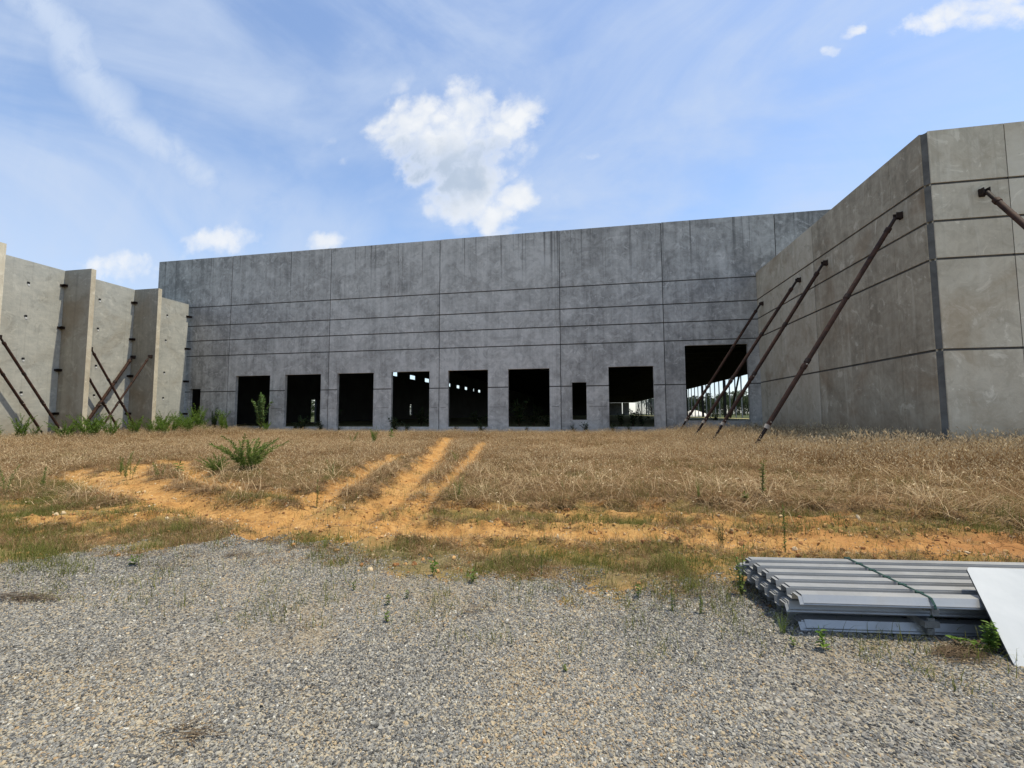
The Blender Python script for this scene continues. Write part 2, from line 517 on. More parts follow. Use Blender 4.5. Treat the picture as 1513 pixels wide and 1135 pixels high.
class MB:
    """collects faces, becomes one mesh"""

    def __init__(self):
        self.v, self.f, self.mi, self.sm = [], [], [], []

    def quad(self, pts, mi=0, smooth=False):
        b = len(self.v)
        self.v += [tuple(map(float, p)) for p in pts]
        self.f.append(tuple(range(b, b + len(pts))))
        self.mi.append(mi)
        self.sm.append(smooth)

    def add(self, verts, faces, mi=0, smooth=False):
        b = len(self.v)
        self.v += [tuple(map(float, p)) for p in verts]
        for f in faces:
            self.f.append(tuple(b + i for i in f))
            self.mi.append(mi)
            self.sm.append(smooth)

    def box(self, x0, x1, y0, y1, z0, z1, mi=0):
        vs = [(x, y, z) for z in (z0, z1) for y in (y0, y1) for x in (x0, x1)]
        self.add(vs, [(0, 2, 3, 1), (4, 5, 7, 6), (0, 1, 5, 4), (2, 6, 7, 3), (0, 4, 6, 2), (1, 3, 7, 5)], mi)

    def obox(self, c, ax, ay, az, hx, hy, hz, mi=0):
        c, ax, ay, az = map(np.asarray, (c, ax, ay, az))
        vs = [c + ax * sx * hx + ay * sy * hy + az * sz * hz for sz in (-1, 1) for sy in (-1, 1) for sx in (-1, 1)]
        self.add(vs, [(0, 2, 3, 1), (4, 5, 7, 6), (0, 1, 5, 4), (2, 6, 7, 3), (0, 4, 6, 2), (1, 3, 7, 5)], mi)

    def tube(self, pts, radii, seg=10, mi=0, caps=True, smooth=True):
        pts = [np.asarray(p, float) for p in pts]
        rings = []
        for i, p in enumerate(pts):
            t = pts[min(i + 1, len(pts) - 1)] - pts[max(i - 1, 0)]
            t = t / (np.linalg.norm(t) + 1e-9)
            a = np.cross(t, (0, 0, 1.0))
            if np.linalg.norm(a) < 1e-3:
                a = np.array([1.0, 0, 0])
            a /= np.linalg.norm(a)
            b = np.cross(t, a)
            r = radii[i] if hasattr(radii, '__len__') else radii
            rings.append([p + r * (a * math.cos(k * 2 * math.pi / seg) + b * math.sin(k * 2 * math.pi / seg)) for k in range(seg)])
        vs = [q for r in rings for q in r]
        fs = []
        for i in range(len(pts) - 1):
            for k in range(seg):
                fs.append((i * seg + k, i * seg + (k + 1) % seg, (i + 1) * seg + (k + 1) % seg, (i + 1) * seg + k))
        self.add(vs, fs, mi, smooth)
        if caps:
            self.add(rings[0], [tuple(range(seg - 1, -1, -1))], mi)
            self.add(rings[-1], [tuple(range(seg))], mi)

    def mesh(self, name, mats):
        me = bpy.data.meshes.new(name)
        me.from_pydata(self.v, [], self.f)
        for m_ in mats:
            me.materials.append(m_)
        me.polygons.foreach_set('material_index', self.mi)
        me.polygons.foreach_set('use_smooth', self.sm)
        me.update()
        return me

    def build(self, name, mats, parent=None):
        o = bpy.data.objects.new(name, self.mesh(name, mats if isinstance(mats, (list, tuple)) else [mats]))
        COL.objects.link(o)
        if parent:
            o.parent = parent
        return o


def copy_tree(o, parent=None):
    c = o.copy()
    COL.objects.link(c)
    if parent:
        c.parent = parent
    for ch in list(o.children):
        copy_tree(ch, c)
    return c


# ------------------------------------------------------------------ terrain
def smooth(a, lo, hi):
    t = np.clip((a - lo) / (hi - lo), 0, 1)
    return t * t * (3 - 2 * t)


_tab = np.random.default_rng(11).random((256, 256))


def vnoise(x, y):
    xi, yi = np.floor(x).astype(int), np.floor(y).astype(int)
    fx, fy = x - xi, y - yi
    fx, fy = fx * fx * (3 - 2 * fx), fy * fy * (3 - 2 * fy)
    g = lambda i, j: _tab[(xi + i) % 256, (yi + j) % 256]
    return (g(0, 0) * (1 - fx) + g(1, 0) * fx) * (1 - fy) + (g(0, 1) * (1 - fx) + g(1, 1) * fx) * fy


def fbm(x, y, o=4):
    s, a, n = 0.0, 0.5, 0.0
    for k in range(o):
        s = s + a * vnoise(x * 2 ** k + 17.3 * k, y * 2 ** k + 5.1 * k)
        n += a
        a *= 0.55
    return s / n


def zb(x, y):
    """broad shape of the ground"""
    x, y = np.asarray(x, float), np.asarray(y, float)
    z = np.where(y < 5.0, 0.0, np.minimum((y - 5.0) * 0.0158, 0.38))
    z = z + 0.16 * smooth(x, 2.0, 9.0) * smooth(y, 7, 13) * (1 - smooth(y, 22, 27)) + 0.10 * smooth(-x, 18, 27) * smooth(y, 8, 15)
    return z


def px2g(x, y):
    d = ray(x, y)
    s = EYE / max(-d[2], 1e-4)
    for _ in range(30):
        z = float(zb(d[0] * s, d[1] * s))
        s = 0.5 * s + 0.5 * (EYE - z) / max(-d[2], 1e-4)
    return d[0] * s, d[1] * s


EDGE = np.array([(-40, 2.0), (-12, 2.3), (-8, 2.9), (-6.4, 3.6), (-5.8, 4.5), (-4.0, 4.95), (-2.6, 4.55), (-1.3, 4.55), (-0.4, 4.5), (0.5, 4.45), (1.1, 4.3), (2.0, 4.2), (3.5, 4.0), (7, 3.4), (40, 3.0)])


def edge_y(x):
    return np.interp(x, EDGE[:, 0], EDGE[:, 1])


STRAW_PX = [(-60, 752), (0, 742), (60, 738), (100, 738), (180, 738), (270, 744), (300, 746), (400, 748), (480, 744), (560, 745), (650, 745), (760, 750), (850, 752), (980, 748),
            (1100, 745), (1250, 757), (1400, 770), (1513, 782), (1640, 790)]
STRAW = np.array([px2g(*q) for q in STRAW_PX])
_o = np.argsort(STRAW[:, 0])
STRAW = STRAW[_o]


def straw_y(x):
    return np.interp(x, STRAW[:, 0], STRAW[:, 1])


TRACKS_PX = [
    ([(400, 790), (470, 778), (535, 765), (590, 735), (625, 700), (645, 675), (658, 655), (662, 648)], 0.72, 0.09),
    ([(520, 800), (590, 775), (640, 738), (672, 705), (698, 680), (712, 655)], 0.40, 0.07),
    ([(390, 775), (460, 752), (500, 728), (535, 704), (560, 690), (585, 678)], 0.62, 0.08),
    ([(520, 772), (430, 768), (330, 757), (255, 740), (205, 722), (185, 708), (205, 694), (240, 688)], 0.80, 0.06),
    ([(300, 748), (210, 738), (140, 722), (108, 710), (125, 699), (175, 692)], 0.62, 0.05),
    ([(500, 745), (430, 738), (350, 728), (300, 715), (278, 700), (268, 686)], 0.50, 0.05),
    ([(540, 770), (575, 740), (600, 715), (622, 690)], 0.40, 0.07),
    ([(60, 775), (200, 768), (310, 756), (400, 762)], 0.35, 0.07),
    ([(650, 752), (900, 762), (1060, 772), (1250, 778), (1513, 800)], 0.28, 0.06),
    ([(470, 795), (600, 785), (760, 790), (950, 798), (1090, 804), (1300, 808), (1500, 812)], 0.55, 0.05),
]
TRACKS = [(np.array([px2g(*q) for q in pts]), w_, d_) for pts, w_, d_ in TRACKS_PX]


def dist_poly(x, y, P):
    best = np.full(np.shape(x), 1e9)
    for a, b in zip(P[:-1], P[1:]):
        ab = b - a
        t = np.clip(((x - a[0]) * ab[0] + (y - a[1]) * ab[1]) / (ab @ ab), 0, 1)
        best = np.minimum(best, np.hypot(x - a[0] - t * ab[0], y - a[1] - t * ab[1]))
    return best


def track_dist(x, y):
    """(distance / half width) to the nearest wheel track and rut depth there"""
    r = np.full(np.shape(x), 9.0)
    dep = np.zeros(np.shape(x))
    wob = (fbm(x * 1.1 + 3, y * 1.1 + 9, 3) - 0.5) * 0.5
    for P, w_, d_ in TRACKS:
        q = np.abs(dist_poly(x, y, P) + wob * w_) / (w_ * 0.5)
        dep = np.where(q < r, d_, dep)
        r = np.minimum(r, q)
    return r, dep


DUST = [(np.array([px2g(*q) for q in pts]), w_) for pts, w_ in (
    ([(455, 900), (470, 980), (462, 1150)], 0.16), ([(800, 900), (775, 1000), (760, 1150)], 0.20), ([(1040, 905), (1150, 960), (1420, 985)], 0.22), ([(0, 884), (60, 884), (150, 892)], 0.10),
    ([(372, 930), (388, 938)], 0.09), ([(220, 838), (330, 828), (520, 840)], 0.12), ([(640, 880), (900, 890)], 0.25), ([(30, 1000), (170, 1050), (260, 1100)], 0.14))]


def dust(x, y):
    r = np.zeros(np.shape(x))
    n_ = fbm(x * 3.1 + 70, y * 3.1 + 12, 4)
    for P, w_ in DUST:
        r = np.maximum(r, np.exp(-(dist_poly(x, y, P) / w_) ** 2))
    return np.clip(r * smooth(n_, 0.3, 0.65) * 0.5, 0, 1)


def masks(x, y):
    nz = fbm(x * 0.9, y * 0.9, 5) - 0.5
    nf = fbm(x * 4.1 + 40, y * 4.1 + 8, 4) - 0.5
    ey = edge_y(x)
    grav = smooth(ey - y + nz * 1.2 + nf * 0.8, -0.40, 0.55)
    sy = straw_y(x)
    straw = smooth(y - sy + nz * 2.2 + nf * 1.6, -0.55, 0.55)
    r, dep = track_dist(x, y)
    tr = 1 - smooth(r + nf * 1.6, 0.7, 1.8)
    straw = straw * (1 - tr)
    return grav, straw, tr, r, dep, nz, nf


def ground_z(x, y):
    z = zb(x, y)
    grav, straw, tr, r, dep, nz, nf = masks(x, y)
    dirt = (1 - grav)
    inside = (y < 27.6)
    rut = np.where(r < 2.2, -1.3 * dep * np.exp(-(r / 0.75) ** 2) + dep * (0.5 + 1.2 * fbm(x * 3 + 1, y * 3 + 2, 3)) * np.exp(-((r - 1.45) / 0.35) ** 2), 0)
    z = z + rut * dirt * inside
    # the little bank where the dry grass begins
    sy = straw_y(x)
    side = smooth(x, -3.0, 1.5)
    z = z + (0.05 + 0.07 * side) * smooth(y - sy + nz * 0.6 + nf * 0.3, -0.18, 0.10) * inside * (1 - smooth(y, 14, 20) * 0.8)
    rough = 1 - np.abs(2 * fbm(x * 2.7 + 5, y * 3.6 + 31, 4) - 1)
    z = z + dirt * inside * (nz * 0.10 + nf * 0.05 + (fbm(x * 11, y * 11, 3) - 0.5) * 0.035 + (1 - straw) * (1 - 0.6 * tr) * smooth(y, 4.2, 5.2) * (rough - 0.8) * 0.12)
    z = z + grav * (nz * 0.05 + (fbm(x * 5, y * 5, 2) - 0.5) * 0.012)
    return z


def spaced(parts):
    out = []
    for a, b, s in parts:
        out += list(np.arange(a, b, s))
    return np.array(out + [parts[-1][1]])


gx = np.concatenate([-np.geomspace(34, 2500, 22)[::-1], spaced([(-33.9, -8, 0.16), (-8, 6.4, 0.055), (6.4, 13, 0.12), (13, 34, 0.5)]), np.geomspace(36, 2500, 22)])
gy = np.concatenate([-np.geomspace(1, 800, 18)[::-1], spaced([(-0.8, 1.2, 0.2), (1.2, 9.2, 0.045), (9.2, 16, 0.09), (16, 30, 0.25)]), np.geomspace(32, 3000, 40)])
GX, GY = np.meshgrid(gx, gy)
fx_, fy_ = GX.ravel(), GY.ravel()
GZ = ground_z(fx_, fy_)
far = smooth(np.hypot(fx_, fy_), 300, 2500)
GZ = GZ - far * 0.0
nx, ny = len(gx), len(gy)
me = bpy.data.meshes.new('ground')
co = np.stack([fx_, fy_, GZ], 1)
ii = (np.arange(ny - 1)[:, None] * nx + np.arange(nx - 1)[None, :]).ravel()
quads = np.stack([ii, ii + 1, ii + nx + 1, ii + nx], 1)
me.vertices.add(len(co))
me.vertices.foreach_set('co', co.ravel())
me.loops.add(quads.size)
me.loops.foreach_set('vertex_index', quads.ravel().astype(np.int32))
me.polygons.add(len(quads))
me.polygons.foreach_set('loop_start', np.arange(0, quads.size, 4, dtype=np.int32))
me.polygons.foreach_set('loop_total', np.full(len(quads), 4, np.int32))
me.polygons.foreach_set('use_smooth', np.ones(len(quads), bool))
me.update(calc_edges=True)
g_, s_, t_, r_, d_, nz_, nf_ = masks(fx_, fy_)
red = smooth(fx_ + nz_ * 4, 0.5, 4.0) * (1 - s_) * smooth(fy_, 4, 6) + 0.8 * np.exp(-((fy_ - straw_y(fx_) + 0.1) / 0.25) ** 2) * smooth(fx_, -4, 2)
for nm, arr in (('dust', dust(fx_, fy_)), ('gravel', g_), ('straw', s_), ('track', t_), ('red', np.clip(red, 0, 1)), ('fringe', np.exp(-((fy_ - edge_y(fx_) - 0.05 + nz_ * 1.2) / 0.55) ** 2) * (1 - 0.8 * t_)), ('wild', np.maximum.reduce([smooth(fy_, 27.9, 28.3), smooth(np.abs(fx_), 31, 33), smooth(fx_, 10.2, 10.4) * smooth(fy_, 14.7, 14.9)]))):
    at = me.attributes.new(nm, 'FLOAT', 'POINT')
    at.data.foreach_set('value', arr.astype(np.float32))


def ground_mat():
    mat, n = new_mat('ground_soil')
    c = n.node('ShaderNodeNewGeometry').outputs['Position']

    def att(nm):
        a = n.node('ShaderNodeAttribute', attribute_name=nm)
        return a.outputs['Fac']

    big = n.noise(c, 0.7, 8, 0.6, 0.5)
    med = n.noise(c, 4.5, 8, 0.65, 0.4)
    fin = n.noise(c, 40, 6, 0.7)
    sand = n.ramp(n.m('ADD', n.m('MULTIPLY', big, 0.45), n.m('MULTIPLY', med, 0.55)), [(0.32, (0.25, 0.118, 0.036)), (0.47, (0.40, 0.215, 0.070)), (0.66, (0.49, 0.30, 0.12))])
    crumb = n.noise(n.vm('ADD', c, (1, 8, 3)), 16, 9, 0.72, 0.8)
    sand = n.mix(n.rng(crumb, 0.47, 0.60, 0.0, 0.55), sand, (0.20, 0.095, 0.032))
    redc = n.mix(med, (0.20, 0.08, 0.028), (0.35, 0.165, 0.06))
    col = n.mix(n.m('MULTIPLY', att('red'), n.rng(big, 0.35, 0.65, 0.15, 0.85)), sand, redc)
    # thin moss and litter between the tracks
    mossn = n.noise(n.vm('ADD', c, (7, 3, 0)), 1.3, 9, 0.68, 0.8)
    moss = n.m('MULTIPLY', n.rng(n.m('ADD', mossn, n.m('MULTIPLY', n.m('SUBTRACT', fin, 0.5), 0.25)), 0.40, 0.56, 0.0, 0.9), n.m('SUBTRACT', 1.0, n.m('MULTIPLY', att('track'), 0.9)))
    col = n.mix(moss, col, n.mix(fin, (0.065, 0.055, 0.016), (0.24, 0.18, 0.065)))
    frc = n.ramp(n.m('ADD', n.m('MULTIPLY', fin, 0.6), n.m('MULTIPLY', med, 0.4)), [(0.35, (0.06, 0.05, 0.02)), (0.5, (0.16, 0.125, 0.06)), (0.65, (0.30, 0.235, 0.13))])
    col = n.mix(n.m('MULTIPLY', att('fringe'), n.rng(mossn, 0.30, 0.46, 0.6, 1.0)), col, frc)
    litter = n.mix(n.noise(n.scale(c, (1, 1, 1)), 22, 7, 0.7, 1.5), (0.11, 0.066, 0.032), (0.28, 0.185, 0.095))
    col = n.mix(n.rng(n.m('ADD', att('straw'), n.m('MULTIPLY', n.m('SUBTRACT', med, 0.5), 0.9)), 0.3, 0.7), col, litter)
    # stone chips under and around the loose gravel
    v1 = n.vor(c, 42, out='Color')
    sv = n.node('ShaderNodeSeparateColor')
    n.put(sv.inputs[0], v1)
    chips = n.ramp(sv.outputs[0], [(0.0, (0.07, 0.07, 0.072)), (0.3, (0.15, 0.155, 0.16)), (0.6, (0.25, 0.255, 0.255)), (0.8, (0.33, 0.30, 0.24)), (1.0, (0.42, 0.41, 0.38))])
    chips = n.mix(n.rng(big, 0.42, 0.62, 0.25, 0.7), chips, (0.26, 0.20, 0.12))
    chips = n.mix(n.m('MULTIPLY', att('dust'), 0.85), chips, n.mix(med, (0.17, 0.125, 0.07), (0.29, 0.22, 0.13)))
    gm = n.rng(n.m('ADD', att('gravel'), n.m('MULTIPLY', n.m('SUBTRACT', fin, 0.5), 1.0)), 0.55, 0.9)
    col = n.mix(gm, col, chips)
    crack = n.vor(n.vm('ADD', c, n.scale(n.noise(c, 3, 4, 0.6, 0, 'Color'), (0.3, 0.3, 0))), 5.0, 'DISTANCE_TO_EDGE')
    crk = n.m('MULTIPLY', n.rng(crack, 0.0, 0.035, 1.0, 0.0), n.rng(n.noise(c, 0.9, 3), 0.5, 0.6))
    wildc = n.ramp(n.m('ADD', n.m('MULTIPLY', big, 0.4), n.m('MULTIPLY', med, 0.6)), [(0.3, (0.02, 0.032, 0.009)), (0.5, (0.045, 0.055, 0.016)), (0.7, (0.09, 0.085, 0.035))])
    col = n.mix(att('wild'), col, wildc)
    h = n.m('ADD', n.m('MULTIPLY', med, 0.8), n.m('MULTIPLY', fin, 0.30))
    h = n.m('SUBTRACT', h, n.m('MULTIPLY', crk, n.m('SUBTRACT', 0.5, n.m('MULTIPLY', gm, 0.5))))
    h = n.m('ADD', h, n.m('MULTIPLY', gm, n.m('MULTIPLY', n.vor(c, 42), -0.5)))
    finish(n, col, 0.95, 0, n.bump(h, 0.8, 0.05), 0.15)
    return mat


ground = bpy.data.objects.new('ground', me)
me.materials.append(ground_mat())
COL.objects.link(ground)
tag(ground, kind='structure')


# ------------------------------------------------------------------ concrete panels
GROOVE_W, GROOVE_D = 0.036, 0.035


def panel(name, O, U, N, u0, u1, z0, z1, mats, parent, holes=(), grooves=(), thick=0.24, vlines=()):
    """tilt-up panel: outer face through O along U, outward normal N; holes go right through, grooves are recessed"""
    O, U, N = map(np.asarray, (O, U, N))
    us, zs = {u0, u1}, {z0, z1}
    for a, b, c_, d in holes:
        us |= {a, b}
        zs |= {c_, d}
    gz = [(g - GROOVE_W, g + GROOVE_W) for g in grooves]
    for a, b in gz:
        zs |= {a, b}
    vl = [(v - 0.012, v + 0.012) for v in vlines]
    for a, b in vl:
        us |= {a, b}
    us = sorted(q for q in us if u0 <= q <= u1)
    zs = sorted(q for q in zs if z0 <= q <= z1)
    nu, nzz = len(us) - 1, len(zs) - 1
    D = np.zeros((nu, nzz))
    for i in range(nu):
        for j in range(nzz):
            uc, zc = (us[i] + us[i + 1]) / 2, (zs[j] + zs[j + 1]) / 2
            d = 0.0
            if any(a < uc < b for a, b in vl):
                d = 0.008
            if any(a < zc < b for a, b in gz):
                d = GROOVE_D
            if any(a < uc < b and c_ < zc < e for a, b, c_, e in holes):
                d = np.nan
            D[i, j] = d
    mb = MB()

    def P(u, z, d):
        q = O + U * u - N * d
        return (q[0], q[1], q[2] + z)

    flip = np.dot(np.cross(U, (0, 0, 1)), N) < 0

    def Q(pts, mi):
        mb.quad(pts[::-1] if flip else pts, mi)

    T = thick
    for i in range(nu):
        for j in range(nzz):
            d = D[i, j]
            if np.isnan(d):
                continue
            a, b, c_, e = us[i], us[i + 1], zs[j], zs[j + 1]
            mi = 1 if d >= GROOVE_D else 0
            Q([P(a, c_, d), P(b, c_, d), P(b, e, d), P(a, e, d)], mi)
            Q([P(b, c_, T), P(a, c_, T), P(a, e, T), P(b, e, T)], 0)
            for di, dj, pa, pb in ((1, 0, (b, c_), (b, e)), (-1, 0, (a, e), (a, c_)), (0, 1, (b, e), (a, e)), (0, -1, (a, c_), (b, c_))):
                i2, j2 = i + di, j + dj
                dn = D[i2, j2] if 0 <= i2 < nu and 0 <= j2 < nzz else np.nan
                if np.isnan(dn):
                    dn = T
                if dn > d + 1e-6:
                    Q([P(*pa, d), P(*pa, dn), P(*pb, dn), P(*pb, d)], 0)
    loc = np.asarray(parent.location) if parent else np.zeros(3)
    mb.v = [tuple(np.asarray(q) - loc) for q in mb.v]
    return mb.build(name, mats, parent)


def strip(name, pts_z, mat, parent):
    """box given as x0,x1,y0,y1,z0,z1 in world space, child of parent"""
    mb = MB()
    mb.box(*pts_z, 0)
    L = np.asarray(parent.location)
    mb.v = [tuple(np.asarray(q) - L) for q in mb.v]
    return mb.build(name, mat, parent)


WY = 28.0
G5 = [EYE + g for g in (8.32, 6.85, 5.69, 4.52, 1.79)]
TOPM = EYE + 12.16
wall = empty('concrete_wall', (-10, WY, 0), 'long tall grey concrete wall with a row of black door openings', 'wall')
JOINTS = [-33.35, -26.63, -18.35, -10.05, -1.79, 4.675, 11.3, 18.0]
HOLES = {0: [(-29.93, -28.98, -0.40, 2.02)],
         1: [(-25.96, -23.06, -0.83, 2.93), (-21.83, -18.94, -0.83, 2.94)],
         2: [(-17.65, -14.86, -0.83, 2.95), (-13.53, -10.74, -0.83, 2.97)],
         3: [(-9.41, -6.63, -0.83, 2.98), (-5.26, -2.52, -0.83, 2.98)],
         4: [(-1.07, -0.16, -0.38, 2.03), (1.24, 3.99, -0.82, 2.98)],
         5: [(5.88, 9.5, -0.43, 4.2)]}
for k in range(len(JOINTS) - 1):
    a, b = JOINTS[k] + 0.022, JOINTS[k + 1] - 0.022
    hs = [(h[0], h[1], h[2] + EYE, h[3] + EYE) for h in HOLES.get(k, [])]
    mid = (a + b) / 2
    vls = [mid] if not any(h[0] - 0.1 < mid < h[1] + 0.1 for h in hs) else []
    if k == 0:
        vls = [-28.1]
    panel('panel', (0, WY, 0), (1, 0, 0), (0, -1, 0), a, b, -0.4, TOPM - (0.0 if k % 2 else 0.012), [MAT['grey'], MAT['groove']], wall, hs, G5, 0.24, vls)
for j in JOINTS[1:-1]:
    strip('joint_sealant', (j - 0.021, j + 0.021, WY + 0.025, WY + 0.20, -0.35, TOPM - 0.03), MAT['sealant'], wall)
# faint grooves half way up the piers, their shade drawn as dark strips
for a, b in [(-22.9, -22.0), (-14.7, -13.7), (-10.6, -10.15), (-9.95, -9.55), (-6.5, -5.4), (-2.4, -1.9), (0.0, 1.1), (-18.8, -18.45), (-18.25, -17.8)]:
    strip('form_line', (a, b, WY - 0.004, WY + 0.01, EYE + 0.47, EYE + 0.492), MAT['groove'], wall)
# concrete sills across the dock openings stand on the floor edge

# ------------------------------------------------------------------ right wing: side wall and end wall
RX, RY, TOPR = 10.13, 14.58, EYE + 8.53
G4 = [EYE + g for g in (6.86, 5.71, 4.555, 1.835)]
side = empty('concrete_wall', (RX, 21.0, 0), 'beige concrete side wall running back from the right corner behind four rusty braces', 'wall')
for a, b in ((RY + 0.155, 21.268), (21.312, 27.97)):
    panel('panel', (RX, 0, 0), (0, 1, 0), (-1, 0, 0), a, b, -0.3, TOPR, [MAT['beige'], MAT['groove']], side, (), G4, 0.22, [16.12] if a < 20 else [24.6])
strip('joint_sealant', (RX + 0.025, RX + 0.18, 21.269, 21.311, -0.3, TOPR - 0.03), MAT['sealant'], side)
end = empty('concrete_wall', (14, RY, 0), 'beige concrete end wall facing the camera at the right edge', 'wall')
for a, b in ((RX + 0.135, 12.20), (12.222, 16.3), (16.33, 22.6), (22.63, 29.0)):
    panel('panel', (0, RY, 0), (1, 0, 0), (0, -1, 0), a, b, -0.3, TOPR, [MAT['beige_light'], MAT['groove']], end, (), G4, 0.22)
strip('joint_sealant', (12.201, 12.221, RY + 0.012, RY + 0.18, -0.3, TOPR - 0.03), MAT['sealant'], end)
mb = MB()
zz = [-0.3] + [q for g in sorted(G4) for q in (g - GROOVE_W, g + GROOVE_W)] + [TOPR - 0.02]
for i in range(len(zz) - 1):
    o_ = 0.03 if i % 2 else 0.0
    mb.quad([(RX + 0.02 + o_, RY + 0.17 + o_, zz[i]), (RX + 0.15 + o_, RY + 0.02 + o_, zz[i]), (RX + 0.15 + o_, RY + 0.02 + o_, zz[i + 1]), (RX + 0.02 + o_, RY + 0.17 + o_, zz[i + 1])], 0)
mb.quad([(RX + 0.02, RY + 0.17, TOPR - 0.02), (RX + 0.15, RY + 0.02, TOPR - 0.02), (RX + 0.3, RY + 0.3, TOPR - 0.02)], 0)
mb.v = [tuple(np.asarray(q) - np.asarray((14, RY, 0))) for q in mb.v]
mb.build('corner_joint', MAT['corner'], end)

# ------------------------------------------------------------------ left wall and its fins
LX, TOPL = -30.08, EYE + 8.49
FINY = [15.82, 19.77, 23.72]
lw = empty('concrete_wall', (LX, 20, 0), 'pale sunlit concrete wall along the left side between upright fins', 'wall')
cuts = [11.9] + [y for y in FINY] + [27.72]
for a, b in zip(cuts[:-1], cuts[1:]):
    a2 = a + (0.125 if a != 11.9 else 0.0)
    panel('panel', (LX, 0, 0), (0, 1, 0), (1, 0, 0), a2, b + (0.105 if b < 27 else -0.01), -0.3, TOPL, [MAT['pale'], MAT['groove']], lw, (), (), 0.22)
for yi in (14.2, 18.16, 21.66, 26.05):
    for zi in (7.24, 5.4, 3.07, 1.24):
        mb = MB()
        mb.box(-0.004, 0.006, -0.06, 0.06, -0.02, 0.10, 0)
        mb.box(0.0, 0.014, -0.03, 0.055, -0.11, -0.022, 1)
        mb.box(0.006, 0.02, -0.08, 0.03, 0.03, 0.06, 0)
        L = np.asarray(lw.location)
        q = np.array((LX, yi + RNG.normal(0, 0.02), EYE + zi)) - L
        mb.v = [tuple(np.asarray(v) + q) for v in mb.v]
        mb.build('lifting_insert', [MAT['embed'], MAT['plug']], lw)

FIN_LABEL = ['concrete fin cut off by the left edge of the picture', 'wide concrete fin with two rusty braces behind it on the left wall', 'concrete fin nearest the corner of the long grey wall']
for yi, lab in zip(FINY, FIN_LABEL):
    fin = empty('concrete_fin', (LX + 1, yi, 0), lab, 'concrete fin', 'fins standing out from the left wall')
    panel('panel', (0, yi, 0), (1, 0, 0), (0, -1, 0), LX + 0.004, -28.2, -0.3, TOPL + 0.01, [MAT['fin'], MAT['groove']], fin, (), (), 0.24)
    strip('fin_end', (-28.199, -28.185, yi - 0.003, yi + 0.243, -0.3, TOPL + 0.006), MAT['beige_light'], fin)  # lighter strip on the fin's end, sunlight put into its colour
    for zi in (7.57, 5.09, 2.63, 0.14):
        mb = MB()   # steel clip in the inner corner: two flanges and a gusset
        mb.box(0.0, 0.02, -0.22, -0.002, -0.07, 0.07, 0)
        mb.box(0.02, 0.26, -0.02, -0.002, -0.07, 0.07, 0)
        mb.box(0.02, 0.26, -0.16, -0.02, -0.075, -0.055, 0)
        mb.box(0.02, 0.26, -0.16, -0.02, 0.055, 0.075, 0)
        q = np.array((LX + 0.002, yi, EYE + zi)) - np.asarray(fin.location)
        mb.v = [tuple(np.asarray(v) + q) for v in mb.v]
        mb.build('corner_bracket', MAT['rust_dark'], fin)
for zi in (7.53, 5.06, 2.58, 0.13):
    mb = MB()
    mb.box(0.0, 0.02, -0.20, 0.12, -0.07, 0.07, 0)
    mb.box(0.02, 0.22, 0.05, 0.12, -0.07, 0.07, 0)
    mb.box(0.02, 0.12, -0.14, 0.05, 0.05, 0.07, 0)
    mb.box(0.02, 0.12, -0.14, 0.05, -0.07, -0.05, 0)
    q = np.array((LX + 0.002, 27.72, EYE + zi)) - np.asarray(lw.location)
    mb.v = [tuple(np.asarray(v) + q) for v in mb.v]
    mb.build('corner_bracket', MAT['rust_dark'], lw)

# ------------------------------------------------------------------ the shell behind the long wall
shell = empty('warehouse_shell', (-3, 130, 0), 'dark unfinished hall with roof and steel posts behind the long grey wall', 'building')
BX0, BX1, BY1 = -33.3, 26.0, 262.0
FL = EYE - 0.86
strip('floor', (BX0, BX1, WY + 0.25, BY1, FL - 0.4, FL), MAT['inner_floor'], shell)
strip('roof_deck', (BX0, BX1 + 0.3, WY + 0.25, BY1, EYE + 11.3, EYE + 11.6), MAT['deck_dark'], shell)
for k in range(36):
    yy = 33 + k * 6.3
    strip('roof_joist', (BX0 + 0.3, BX1 - 0.3, yy, yy + 0.25, EYE + 10.2, EYE + 11.29), MAT['deck_dark'], shell)
# left inner wall: high openings, two doorways
mbw = []
lo, hi = 6.75, 7.55
CLER = [(62.5, 65.0), (69.6, 71.6), (76.75, 79.6), (84.3, 87.1), (92.0, 94.6), (99.6, 101.4), (106.1, 108.9), (113.4, 116.2), (122.2, 123.5), (127.9, 130.9)]
DOOR = [(47.4, 48.45, -0.86, 1.92), (76.9, 78.0, -0.1, 1.9)]
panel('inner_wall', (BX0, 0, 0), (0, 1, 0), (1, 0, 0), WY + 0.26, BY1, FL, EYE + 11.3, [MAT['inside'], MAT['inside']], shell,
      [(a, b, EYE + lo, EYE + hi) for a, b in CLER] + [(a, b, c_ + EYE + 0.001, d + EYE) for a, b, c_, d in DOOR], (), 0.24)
# right side: a deep header over open bays with posts
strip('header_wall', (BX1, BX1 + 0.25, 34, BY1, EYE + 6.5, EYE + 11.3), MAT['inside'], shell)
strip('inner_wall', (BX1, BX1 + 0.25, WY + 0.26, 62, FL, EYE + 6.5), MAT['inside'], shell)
yy = 66.0
k = 0
while yy < 258:
    r = 0.22 if k % 5 == 2 else 0.09
    strip('column', (BX1 + 0.02, BX1 + 0.02 + 2 * r, yy - r, yy + r, FL, EYE + 6.5), MAT['galv_edge'] if r < 0.2 else MAT['deck_dark'], shell)
    yy += 3.45 + RNG.uniform(-0.4, 0.4)
    k += 1
for y0, y1 in ((80.5, 84.0), (196, 176), (240, 222)):
    mb = MB()
    L = np.asarray(shell.location)
    mb.tube([np.array((BX1 - 0.3, y0, EYE + 6.45)) - L, np.array((BX1 - 0.9, y1, FL)) - L], 0.16, 8)
    mb.build('post_brace', MAT['deck_dark'], shell)
